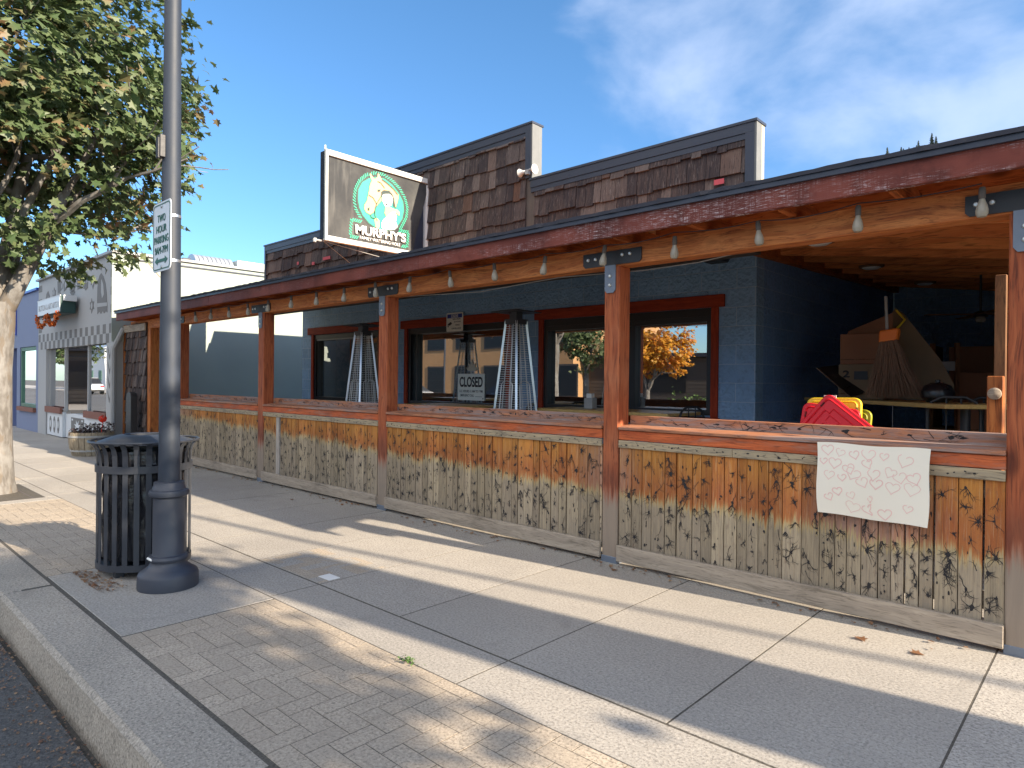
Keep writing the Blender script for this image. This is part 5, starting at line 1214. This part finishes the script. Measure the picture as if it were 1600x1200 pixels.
b = MB(); qb(b, (-19.3, 4.13, .02), (-17.95, 4.3, .599)); qb(b, (-16.12, 4.13, .02), (-14.67, 4.3, .599)); qb(b, (-17.94, 4.20, .02), (-16.13, 4.35, .56)); b.build('kick_panel', 'facade_white', nb)
b = MB(); qb(b, (-19.35, 4.08, .56), (-17.95, 4.13, .70)); qb(b, (-16.13, 4.08, .56), (-14.66, 4.13, .70)); b.build('brick_sill', 'brick', nb)
b = MB()
for x0 in (-19.1, -18.75, -18.4):
    b.prism([(x0 + .11 + .10 * math.cos(t), .28 + .2 * math.sin(t)) for t in [k * .6283 for k in range(10)]], lambda a, c: Q(a, 4.1285, c), lambda a, c: Q(a, 4.126, c)); 
for x0 in (-15.9, -15.6, -15.3, -15.0): b.prism([(x0 + .11 + .10 * math.cos(t), .32 + .15 * math.sin(t)) for t in [k * .6283 for k in range(10)]], lambda a, c: Q(a, 4.1285, c), lambda a, c: Q(a, 4.126, c))
qb(b, (-17.5, 4.195, .10), (-16.5, 4.1985, .50)); b.build('panel_ornament', 'stencil', nb)
b = MB(); c0 = (-17.0, .30); pts = [(c0[0] + (.26 if k % 2 else .11) * math.cos(k * math.pi / 8), c0[1] + (.16 if k % 2 else .07) * math.sin(k * math.pi / 8)) for k in range(16)]
b.prism(pts, lambda a, c: Q(a, 4.1945, c), lambda a, c: Q(a, 4.192, c))
for dx, dz in ((-.4, .15), (.36, .15), (-.4, -.15), (.36, -.15)): qb(b, (c0[0] + dx - .04, 4.192, c0[1] + dz - .02), (c0[0] + dx + .06, 4.1945, c0[1] + dz + .02))
for x0 in (-19.1, -18.75, -18.4, -15.9, -15.6, -15.3, -15.0): b.prism([(x0 + .11 + .05 * math.cos(t), .29 + .09 * math.sin(t)) for t in [k * .6283 for k in range(10)]], lambda a, c: Q(a, 4.1255, c), lambda a, c: Q(a, 4.123, c))
b.build('star_ornament', 'facade_white', nb)
for i in range(3):
    b = MB(); x = -16.75 + i * .16; b.prism([(x - .06, 1.72), (x + .06, 1.72), (x, 1.92)], lambda a, c: Q(a, 4.45, c), lambda a, c: Q(a, 4.48, c)); tag(b.build('window_bell', 'ink', loc=(-14.22, 4.1, 0)), 'small black hanging ornament in the shop window, ' + ['left', 'middle', 'right'][i] + ' one of three', 'hanging ornament', 'hanging ornaments in the shop window')
ss = thing('shop_light_box', (-18.5, 3.82, 2.78), 'white light box sign with teal end projecting from the stencilled shop front', 'sign')
MB().box((0, -.06, 0), (1.95, .22, .37)).build('cabinet', 'teal', ss, bev=.01); MB().box((.02, -.068, .02), (1.93, -.061, .35)).build('face', 'alum_sign', ss)
b = MB(); b.box((-.01, -.07, .35), (1.96, -.055, .375)); b.box((1.96, -.02, .25), (2.03, .22, .37)); b.build('frame', 'facade_white', ss)
text('lettering', 'BUTTON & ART ARTS 8', simple('faded sign ink', (.48, .50, .52), .5).name and 'facade_grey', ss, (.12, -.0695, .12), 'y', 1.7, .13, .001, .01)
gd = thing('leaf_garland', (-18.5, 3.73, 2.78), 'orange autumn garland hanging in two swags under the light box sign', 'garland')
for s0 in (0, .95):
    b = MB(); pts = []; 
    for k in range(13):
        t = k / 12; pts.append((s0 + .95 * t, 0, -.26 * math.sin(math.pi * t) + .02))
    for p, q in zip(pts[:-1], pts[1:]):
        for _ in range(14):
            t = R.random(); leafpoly(b, (p[0] + (q[0] - p[0]) * t + R.uniform(-.03, .03), R.uniform(-.04, .04), p[2] + (q[2] - p[2]) * t + R.uniform(-.035, .035)), .07, (R.uniform(-1, 1), -1, R.uniform(-1, 1)), R.uniform(0, 6))
    b.build('swag', 'garland', gd)
# roof plant on the shop
ac = thing('roof_duct', (-16.0, 6.2, 3.3), 'corrugated arched metal duct and long pale casing on the shop roof', 'roof duct')
b = MB()
def arch(mb, y0, y1, r0, n=12):
    vs = []; 
    for y in (y0, y1):
        for k in range(n + 1): a = math.pi * k / n; vs.append((.36 * math.cos(a), y, .55 + r0 * math.sin(a)))
    vs += [(-.36, y0, 0), (.36, y0, 0), (-.36, y1, 0), (.36, y1, 0)]
    fs = [(k, k + 1, n + 2 + k, n + 1 + k) for k in range(n)] + [tuple(range(n + 1)) + (2 * n + 2, 2 * n + 3), tuple(range(2 * n + 1, n, -1)) + (2 * n + 5, 2 * n + 4), (0, n + 1, 2 * n + 5, 2 * n + 3), (n, 2 * n + 1, 2 * n + 4, 2 * n + 2)]
    mb.add(vs, fs)
for k in range(9): arch(b, .0 + k * .10, .085 + k * .10, .46)
b.build('arched_hood', 'brass', ac, True); b = MB(); b.box((-.4, -.28, 0), (.3, -.12, .85)); b.build('inlet_box', 'dark_trim', ac)
b = MB(); b.box((-.4, .95, 0), (.36, 7.5, .95)); b.build('casing', 'duct', ac); b = MB(); [b.box((.361, y, 0), (.38, y + .03, .94)) for y in (1.3, 1.75, 3.2, 4.8)]; b.build('seam', 'brass', ac)
an = thing('roof_antenna', (-16.4, 4.6, 3.3), 'small black roof antenna above the stencilled shop front', 'antenna'); b = MB(); b.tube([(0, 0, 0), (0, 0, .95)], .02, 6); b.tube([(0, 0, .62), (.22, 0, .64), (.22, 0, .8)], .02, 6); b.build('mast', 'bracket', an)
# wall crack and conduit on side wall
b = MB(); pts = [(4.7, 3.68), (4.9, 3.45), (5.25, 3.2), (5.2, 2.95), (5.35, 2.75), (5.6, 2.55)]
for p, q in zip(pts[:-1], pts[1:]): b.tube([(.001, p[0] - 4.1, p[1]), (.001, q[0] - 4.1, q[1])], .006, 4)
b.build('wall_crack', 'brown_board', nb)
b = MB(); b.tube([(.05, -.02, 0), (.05, -.02, 1.95), (.05, .15, 2.35)], .05, 8); b.build('downpipe', 'facade_grey', nb, True)

# blue shop
bl2 = thing('blue_shop_building', (-20.12, 4.1, 0), 'lavender blue shop building with green framed window beyond the stencilled shop', 'building')
def Q2(x, y, z): return (x + 20.12, y - 4.1, z)
b = MB()
for a, c in (((-30, 4.1, 2.2), (-20.11, 20, 3.6)), ((-20.32, 4.1, -.05), (-20.11, 4.4, 2.199)), ((-22.1, 4.1, -.05), (-20.321, 4.4, .6)), ((-22.5, 4.1, -.05), (-22.11, 4.4, 2.199)), ((-30, 4.1, -.05), (-23.3, 4.4, 2.199))): b.box(Q2(*a), Q2(*c))
b.build('wall', 'lavender', bl2)
b = MB(); b.box(Q2(-30, 4.05, 3.601), Q2(-20.11, 4.3, 3.66)); b.box(Q2(-22.62, 4.07, 2.55), Q2(-22.55, 4.099, 3.5)); b.build('coping', 'blue_door', bl2)
b = MB()
for a, c in (((-22.09, 4.12, .61), (-22.0, 4.2, 2.19)), ((-20.42, 4.12, .61), (-20.33, 4.2, 2.19)), ((-21.99, 4.12, 2.1), (-20.43, 4.2, 2.19)), ((-21.99, 4.12, .61), (-20.43, 4.2, .70))): b.box(Q2(*a), Q2(*c))
w_ = b.build('window', 'green_frame', bl2); MB().add([Q2(-22, 4.16, .7), Q2(-20.43, 4.16, .7), Q2(-20.43, 4.16, 2.1), Q2(-22, 4.16, 2.1)], [(0, 1, 2, 3)]).build('pane', 'glass2', w_); MB().box(Q2(-22.15, 4.03, .50), Q2(-20.28, 4.099, .609)).build('sill', 'brick', w_)
b = MB(); b.box(Q2(-23.29, 4.3, -.05), Q2(-22.51, 4.36, 2.19)); d_ = b.build('door', 'blue_door', bl2); MB().box(Q2(-23.1, 4.28, .8), Q2(-22.7, 4.299, 2.0)).build('door_glass', 'dark', d_)
b = MB(); b.box(Q2(-22.1, 6, 0), Q2(-20.3, 6.1, 2.2)); b.build('interior', 'lavender', w_)
ob = thing('tan_roofed_building', (-34, 5, 0), 'distant building with orange tan tiled roof behind the maple branches', 'building')
b = MB(); b.box((-3, 0, 0), (3.5, 9, 4.3)); b.build('wall', 'tan_wall', ob); b = MB(); b.add([(-3.3, -.3, 4.3), (3.8, -.3, 4.3), (3.8, 9.3, 4.3), (-3.3, 9.3, 4.3), (-3.3, 4.5, 5.6), (3.8, 4.5, 5.6)], [(0, 1, 5, 4), (3, 4, 5, 2), (0, 4, 3), (1, 2, 5), (0, 3, 2, 1)]); b.build('roof', 'brick', ob)
# planter barrel
pb = thing('barrel_planter', (-13.75, 3.62, 0), 'grey half barrel planter with red and white flowers before the stencilled shop', 'planter')
b = MB(); n = 22
for k in range(n):
    a0, a1 = 2 * math.pi * k / n + .012, 2 * math.pi * (k + 1) / n - .012; prof = [(.30, 0), (.345, .16), (.36, .30), (.355, .42)]
    vs = []
    for r, z in prof:
        for a in (a0, a1): vs += [(r * math.cos(a), r * math.sin(a), z), ((r - .02) * math.cos(a), (r - .02) * math.sin(a), z)]
    fs = []
    for i in range(3): o = 4 * i; fs += [(o, o + 2, o + 6, o + 4), (o + 1, o + 5, o + 7, o + 3), (o, o + 4, o + 5, o + 1), (o + 2, o + 3, o + 7, o + 6)]
    fs.append((12, 14, 15, 13)); b.add(vs, fs)
b.build('staves', 'barrel', pb); b = MB()
for z, r in ((.08, .326), (.33, .362)): b.lathe([(r - .004, z), (r + .003, z), (r + .004, z + .035), (r - .004, z + .035)], n=40)
b.build('hoops', 'grey_trim', pb, True); MB().lathe([(0, .36), (.335, .36)], n=24).build('soil', 'soil', pb)
pf = thing('flower_cluster', (-13.75, 3.62, .36), 'red geranium and trailing leaves planted in the half barrel', 'flowers')
b = MB()
for k in range(420): a = R.uniform(0, 6.3); r = .36 * math.sqrt(R.random()); leafpoly(b, (r * math.cos(a), r * math.sin(a), R.uniform(0, .12 + .10 * (math.cos(a - .4) > .2))), R.uniform(.03, .06), (R.uniform(-1, 1), R.uniform(-1, 1), 1), R.uniform(0, 6))
b.build('foliage', 'leaf_dark', pf); b = MB()
for k in range(70): v = Vector((R.gauss(0, 1), R.gauss(0, 1), R.gauss(0, 1))).normalized() * .06; leafpoly(b, Vector((.27, .10, .30)) + v, .045, v, R.uniform(0, 6))
b.tube([(.25, .08, .0), (.27, .10, .28)], .006, 5); b.build('red_bloom', 'petal', pf); b = MB()
for cx, cy in ((.05, -.1), (.12, .0), (.15, -.05), (-.02, .1)):
    for k in range(14): v = Vector((R.gauss(0, 1), R.gauss(0, 1), R.gauss(0, 1))).normalized() * .025; leafpoly(b, Vector((cx, cy, .17)) + v, .025, v, R.uniform(0, 6))
b.build('white_bloom', 'petal_white', pf)
# weed in the paver joint
b = MB(); 
for k in range(60): leafpoly(b, (R.gauss(0, .03), R.gauss(0, .012), R.uniform(.002, .02)), .014, (R.uniform(-1, 1), R.uniform(-1, 1), 1), R.uniform(0, 6))
tag(b.build('small_weed', 'leaf_green', loc=(-2.60, 2.065, .0)), 'tiny green weed in the joint between pavers and concrete edge', 'weed')

# ================================================================ TREES
def maple_leaf(mb, c, s, n, ang):
    n = Vector(n).normalized(); a = n.orthogonal().normalized(); b_ = n.cross(a)
    e1 = a * math.cos(ang) + b_ * math.sin(ang); e2 = n.cross(e1); c = Vector(c)
    pr = [(0, -.5), (.13, -.30), (.42, -.34), (.30, -.10), (.52, .12), (.22, .14), (.0, .55)]
    pts = pr + [(-x, y) for x, y in pr[1:-1][::-1]]
    o = len(mb.v)
    for x, y in pts: v = c + e1 * (x * s) + e2 * (y * s) - n * (abs(x) * .35 * s); mb.v.append((v.x, v.y, v.z))
    mb.f.append(tuple(o + i for i in range(7))); mb.f.append((o, o + 6, o + 7, o + 8, o + 9, o + 10, o + 11))
def branch(mb, p, d, r, ln, depth, tips, rnd, bend=.25, seg=4, up=.15):
    pts = [Vector(p)]; rs = [r]; dd = Vector(d).normalized()
    for i in range(seg):
        dd = (dd + Vector((rnd.gauss(0, bend * .4), rnd.gauss(0, bend * .4), rnd.gauss(0, bend * .3) + up * .3))).normalized()
        pts.append(pts[-1] + dd * ln / seg); rs.append(r * (1 - .42 * (i + 1) / seg))
        if depth <= 1: tips.append(pts[-1].copy())
    mb.tube(pts, rs, 10 if r > .05 else 6)
    if depth > 0:
        for k in range(rnd.choice([2, 3, 3])):
            t = rnd.uniform(.45, 1); i = min(seg, max(1, int(t * seg + .5))); nd = (dd + Vector((rnd.gauss(0, .6), rnd.gauss(0, .6), rnd.gauss(.05, .4)))).normalized()
            branch(mb, pts[i], nd, rs[i] * .68, ln * .72, depth - 1, tips, rnd, bend, seg, up)
def tree(loc, label, name, trunk, limbs, crown, nleaf, lsize, leafmat, seed, cat='tree', per=26, clump=.34, keep=None, group=None):
    rnd = random.Random(seed); t = thing(name, loc, label, cat, group)
    mb = MB(); tips = []
    mb.tube([p for p, r in trunk], [r for p, r in trunk], 20)
    for p, d, r, ln in limbs: branch(mb, p, d, r, ln, 3, tips, rnd)
    mb.build('trunk', 'bark', t, True)
    cx, cy, cz, rx, ry, rz_ = crown
    lb = MB(); ncl = nleaf // per; cents = []
    tries = 0
    while len(cents) < ncl and tries < 60000:
        tries += 1
        if rnd.random() < .35 and tips:
            p = rnd.choice(tips) + Vector((rnd.gauss(0, .25), rnd.gauss(0, .25), rnd.gauss(0, .2)))
        else:
            v = Vector((rnd.gauss(0, 1), rnd.gauss(0, 1), rnd.gauss(0, 1))).normalized() * (rnd.random() ** .38)
            p = Vector((cx + v.x * rx, cy + v.y * ry, cz + v.z * rz_))
        e = ((p.x - cx) / rx) ** 2 + ((p.y - cy) / ry) ** 2 + ((p.z - cz) / rz_) ** 2
        nn = mnoise.noise(p * .95 + Vector((seed, 0, 0)))
        if e > 1.0 + nn * .55: continue
        if mnoise.noise(p * 1.5 + Vector((0, seed, 0))) < -.20: continue
        if keep and not keep(p): continue
        cents.append(p)
    for p in cents:
        out = Vector((p.x - cx, p.y - cy, (p.z - cz) * .8)).normalized()
        R_ = clump * rnd.uniform(.7, 1.25)
        for k in range(per):
            q = p + Vector((rnd.gauss(0, R_ * .55), rnd.gauss(0, R_ * .55), rnd.gauss(0, R_ * .30)))
            n = (out * .5 + Vector((rnd.gauss(0, .45), rnd.gauss(0, .45), .75 + rnd.gauss(0, .3)))).normalized()
            maple_leaf(lb, q, lsize * rnd.uniform(.7, 1.25), n, rnd.uniform(0, 6.3))
    lb.build('crown', leafmat, t)
    return t
tree((-9.99, 1.60, 0), 'large maple with pale mottled trunk and turning leaves at the left kerb', 'maple_tree',
     [((0, 0, -.05), .25), ((0, 0, .15), .205), ((.01, .0, .7), .178), ((.0, .01, 1.5), .165), ((.02, .02, 2.05), .18), ((.03, .03, 2.3), .17)],
     [((.03, .05, 2.1), (.45, .40, .75), .105, 1.7), ((-.02, -.05, 2.15), (-.5, -.35, .8), .10, 1.8), ((0, .0, 2.2), (-.02, .08, 1), .10, 2.0), ((.0, -.03, 2.2), (.35, -.4, 1), .08, 1.7), ((-.05, .05, 2.2), (-.35, .5, .85), .085, 1.8)],
     (-.35, -.2, 5.05, 2.6, 2.6, 2.75), 24000, .122, 'maple', 5, per=26, clump=.27, keep=lambda p: p.z > 2.6 + .45 * max(0, p.x * .734 + p.y * .68 - .3) and p.x * .734 + p.y * .68 < 2.45 + .25 * max(0, p.z - 5))
tree((5.1, 1.80, 0), 'street maple outside the picture to the right whose shadow falls on the pavers', 'maple_tree',
     [((0, 0, -.05), .2), ((0, 0, 1.2), .15), ((0, 0, 2.2), .13)], [((0, 0, 2.1), (.4, .2, 1), .08, 1.5), ((0, 0, 2.1), (-.4, -.1, 1), .08, 1.5), ((0, 0, 2.1), (.0, -.4, 1), .07, 1.4)],
     (0, -.15, 4.6, 2.1, 1.65, 1.9), 11000, .14, 'maple', 9, clump=.34)
tree((-17.2, -14.6, 0), 'small golden autumn tree across the street seen reflected in the wide window', 'golden_tree',
     [((0, 0, -.15), .16), ((0, 0, .6), .13), ((0, 0, 1.1), .12)], [((0, 0, 1.0), (.5, 0, .8), .08, 1.3), ((0, 0, 1.0), (-.3, .1, 1), .075, 1.3), ((0, 0, 1.0), (.1, -.4, 1), .07, 1.2)],
     (.35, 0, 3.05, 2.1, 1.7, 1.35), 5200, .17, 'gold', 21, clump=.30)
tree((-20.9, -14.6, 0), 'darker maple across the street reflected at the left of the wide window', 'maple_tree',
     [((0, 0, -.15), .2), ((0, 0, 1.2), .15), ((0, 0, 2.0), .13)], [((0, 0, 1.9), (.4, .2, 1), .08, 1.5), ((0, 0, 1.9), (-.4, -.1, 1), .08, 1.5)],
     (0, 0, 4.1, 1.6, 1.8, 2.2), 3900, .18, 'maple', 31, clump=.4)

# ================================================================ ACROSS THE STREET (seen in reflections)
mb = MB(); mb.box((-150, -18, -.3), (60, -11.01, .0)); struct(mb.build('far_sidewalk', 'slab'))
tb = thing('tan_building', (-36, -18, 0), 'tan stucco building with dark windows across the street, seen in reflection', 'building')
b = MB(); b.box((-9, -10, -.1), (11.6, 0, 6.2)); b.build('wall', 'tan_wall', tb); b = MB(); b.box((-9.2, -10, 6.2), (11.8, .3, 6.5)); b.build('roof_edge', 'cream_trim', tb)
for i in range(7):
    for z0, z1 in ((.5, 2.5), (3.6, 5.2)):
        wn_ = MB().box((-8 + i * 3, .001, z0), (-6 + i * 3, .05, z1)).build('window', 'brown_siding', tb); MB().box((-7.9 + i * 3, .051, z0 + .1), (-6.1 + i * 3, .06, z1 - .1)).build('pane', 'black_frame', wn_)
db = thing('dark_sided_building', (-12, -19, 0), 'low building with dark brown siding across the street, seen in reflection', 'building')
b = MB(); b.box((-12.2, -10, -.1), (14, 0, 2.85))
for k in range(13): b.box((-12.2, .001, .1 + k * .21), (14, .02, .1 + k * .21 + .18))
b.build('wall', 'brown_siding', db); b = MB(); b.box((-12.3, -10, 2.851), (14.2, .4, 3.05)); b.build('roof_edge', 'roofing', db)
for k in range(3): MB().box((-8 + k * 6, .03, .9), (-5.5 + k * 6, .06, 2.3)).build('window', 'black_frame', db)
hb = MB()
for k in range(900): leafpoly(hb, (R.uniform(-1.8, 1.8), R.uniform(-.4, .4), abs(R.gauss(0, .35))), .14, (R.uniform(-1, 1), R.uniform(-1, 1), .6), R.uniform(0, 6))
tag(hb.build('low_hedge', 'leaf_green', loc=(-15.2, -16.5, .0)), 'low green shrub bed across the street seen reflected under the golden tree', 'hedge')
def car(loc, rz, paint, lb):
    c = thing('parked_car', loc, lb, 'car', 'cars parked across the street', rz)
    secs_ = [(-2.25, .42, .62, .78), (-2.1, .30, .80, .84), (-1.3, .24, .92, .90), (-.6, .22, .96, .91), (.9, .22, .98, .91), (1.7, .26, .98, .88), (2.15, .34, .90, .80), (2.28, .45, .70, .72)]
    b = MB(); vs = []; n = len(secs_)
    for x, zb, zt, w in secs_: vs += [(x, -w, zb), (x, -w, (zb + zt) / 2 + .1), (x, -w * .9, zt), (x, w * .9, zt), (x, w, (zb + zt) / 2 + .1), (x, w, zb)]
    fs = [tuple(range(5, -1, -1)), tuple((n - 1) * 6 + k for k in range(6))]
    for i in range(n - 1):
        for k in range(6): fs.append((i * 6 + k, i * 6 + (k + 1) % 6, (i + 1) * 6 + (k + 1) % 6, (i + 1) * 6 + k))
    b.add(vs, fs); b.build('body', paint, c, True)
    gp = [(-1.25, .90, .84), (-.45, 1.45, .66), (.9, 1.48, .66), (1.75, .96, .80)]
    b = MB(); vs = []
    for x, z, w in gp: vs += [(x, -w, z), (x, w, z)]
    vs += [(-1.25, -.86, .88), (-1.25, .86, .88), (1.75, -.84, .9), (1.75, .84, .9)]
    b.add(vs, [(0, 1, 3, 2), (4, 5, 7, 6), (0, 2, 4, 6), (7, 5, 3, 1)]); b.build('windows', 'black_frame', c)
    b = MB(); b.box((-.45, -.66, 1.451), (.9, .66, 1.50)); b.build('roof', paint, c, bev=.02)
    for x in (-1.4, 1.4):
        for s in (-1, 1):
            w = MB().lathe([(.0, -.11), (.3, -.11), (.34, -.08), (.34, .08), (.3, .11), (0, .11)], c=(x, s * .80, .34), n=28, axis='y').build('wheel', 'rubber', c, True)
            MB().lathe([(0, -.125), (.2, -.12), (.21, .12), (0, .125)], c=(x, s * .80, .34), n=20, axis='y').build('rim', 'steel', w, True)
    for s in (-.6, .6): MB().box((-2.27, s - .15, .60), (-2.2, s + .15, .72)).build('headlight', 'steel', c, bev=.02); MB().box((2.2, s - .15, .66), (2.29, s + .15, .8)).build('tail_light', 'red_plastic', c, bev=.02)
    return c
car((-21.5, -9.6, -.125), 0, 'car_dark', 'dark sedan parked across the street, reflected below the CLOSED sign window')
car((-30.5, -9.6, -.125), 0, 'car_white', 'white sedan parked across the street, farther left in the reflections')
for i_, (x_, y_, w_, lb_) in enumerate([(-78, -24, 14, 'white sided house with low roof far down across the street, seen in shop window reflections'), (-108, -20, 12, 'pale two storey house farthest down the street in reflections')]):
    hh_ = thing('white_house', (x_, y_, 0), lb_, 'building'); q_ = MB(); q_.box((-w_ / 2, -8, -.1), (w_ / 2, 0, 3.4 + i_ * 2)); q_.build('wall', 'facade_white', hh_); z_ = 3.4 + i_ * 2
    q_ = MB(); q_.add([(-w_ / 2 - .4, -8.4, z_), (w_ / 2 + .4, -8.4, z_), (w_ / 2 + .4, .4, z_), (-w_ / 2 - .4, .4, z_), (-w_ / 2 - .4, -4, z_ + 2.2), (w_ / 2 + .4, -4, z_ + 2.2)], [(0, 1, 5, 4), (3, 4, 5, 2), (0, 4, 3), (1, 2, 5), (0, 3, 2, 1)]); q_.build('roof', 'brass', hh_)
    for k_ in range(3): MB().box((-w_ / 2 + 1 + k_ * 4, .001, 1.0), (-w_ / 2 + 2.6 + k_ * 4, .05, 2.4)).build('window', 'green_frame', hh_)
tree((-58, -13, 0), 'green maple far down across the street, seen in shop window reflections', 'maple_tree', [((0, 0, -.15), .25), ((0, 0, 2.0), .18)], [((0, 0, 1.9), (.4, .2, 1), .1, 2.0), ((0, 0, 1.9), (-.4, -.1, 1), .1, 2.0)], (0, 0, 5, 3.2, 3.2, 2.8), 2600, .34, 'maple', 41, clump=.6)
tree((-90, -13, 0), 'farthest green maple down across the street', 'maple_tree', [((0, 0, -.15), .25), ((0, 0, 2.0), .18)], [((0, 0, 1.9), (.4, .2, 1), .1, 2.0), ((0, 0, 1.9), (-.4, -.1, 1), .1, 2.0)], (0, 0, 5.5, 3.6, 3.6, 3.2), 2600, .4, 'maple', 43, clump=.6)
car((-52, -9.6, -.125), 0, 'car_dark', 'dark car parked far down across the street'); car((-70, -9.6, -.125), 0, 'car_white', 'white car parked farthest down across the street')
car((-3.5, -9.8, -.125), 3.14, 'car_dark', 'dark sedan parked across the street opposite the tavern')
lp = thing('street_lamp', (-29.2, -11.9, 0), 'second street lamp standing across the street', 'street lamp')
MB().lathe([(.2, 0), (.2, .1), (.12, .2), (.11, .7), (.06, .75), (.05, 5.5), (0, 5.5)], n=20).build('pole', 'pole_metal', lp, True); MB().lathe([(0, 5.9), (.12, 5.8), (.16, 5.6), (.05, 5.5)], n=16).build('lamp_head', 'lamp_metal', lp, True)
hh = thing('pale_house', (8, -20, 0), 'pale sided house across the street at the right, out of the picture', 'building'); b = MB(); b.box((-5, -8, 0), (7, 0, 4)); b.build('wall', 'facade_white', hh); b = MB(); b.add([(-5.3, -8.3, 4), (7.3, -8.3, 4), (7.3, .3, 4), (-5.3, .3, 4), (-5.3, -4, 6.4), (7.3, -4, 6.4)], [(0, 1, 5, 4), (3, 4, 5, 2), (0, 4, 3), (1, 2, 5), (0, 3, 2, 1)]); b.build('roof', 'roofing', hh)

# unseen casters added right of the camera to shade the sidewalk
py = thing('shade_panel', (4.3, 3.665, 0), 'unseen tall grey panel, added to shade the sidewalk, beyond the right edge of the picture', 'shade panel')
b = MB(); b.box((-.08, -.405, .0), (.08, .405, 4.2)); b.build('panel', 'grey_trim', py, bev=.01); MB().box((-.2, -.45, -.05), (.2, .45, .12)).build('plinth', 'kerb', py)
wr = MB(); wr.tube([(2.0, 3.95, 5.2), (6.4, 4.60, 5.35), (12, 5.6, 5.6)], .035, 6); tag(wr.build('shadow_bar', 'ink'), 'unseen thick bar, added to cast a line of shadow, beyond the right edge of the picture', 'cable')  # added only for its thin line of shadow on the slabs

# ================================================================ FAR HILL
h_ = MB(); n = 60; vs = []
def ridge(x): return (91.3 + (x + 105) * .085 if x > -110 else 91 - (-110 - x) * .5) - max(0, x + 56) * .55
for i in range(n + 1):
    x = -300 + 700 * i / n
    zr = max(0, min(ridge(x), 101 - max(0, x + 40) * .2)); vs += [(x, 200, 0), (x, 300, zr), (x, 420, zr * .8), (x, 520, 0)]
h_.add(vs, [(4 * i + k, 4 * i + 4 + k, 4 * i + 5 + k, 4 * i + 1 + k) for i in range(n) for k in range(3)]); struct(h_.build('hill', 'hill', smooth=True))
def conifer(mb, x, y, z, h, rnd):
    mb.tube([(x, y, z - 1), (x, y, z + h)], [h * .03, .05], 5)
    for k in range(9):
        t = k / 9; zz = z + h * (.12 + .86 * t); r = h * .20 * (1 - t) + .25; m_ = 7; vs = [(x, y, zz + h * .13)]
        for q in range(m_ * 2): a = math.pi * q / m_ + rnd.random(); rr = r * (1 if q % 2 else .45) * rnd.uniform(.7, 1.2); vs.append((x + rr * math.cos(a), y + rr * math.sin(a), zz - .04 * h * (q % 2)))
        mb.add(vs, [(0, 1 + q, 1 + (q + 1) % (2 * m_)) for q in range(2 * m_)])
rr = random.Random(3)
for k, (x, hgt, w_) in enumerate([(-71.5, 7.5, 'fifth'), (-66.5, 5.0, 'fourth'), (-60.5, 6.0, 'third'), (-56.0, 8.5, 'second'), (-54.6, 7.0, 'first')]):
    mb = MB(); conifer(mb, 0, 0, 0, hgt * .62, rr); z = ridge(x)
    tag(mb.build('conifer_tree', 'conifer', loc=(x, 300, z - .5)), 'tiny conifer on the far ridge above the porch roof, %s from the right' % w_, 'tree', 'conifers on the far ridge')
mb = MB()
for k in range(160): x = rr.uniform(-108, -35); conifer(mb, x, 300 + rr.uniform(-3, 6), max(0, ridge(x)) - 1.6, rr.uniform(1.6, 2.9), rr)
tag(mb.build('ridge_forest', 'conifer'), 'thin line of far conifers along the ridge', 'forest', kind='stuff')
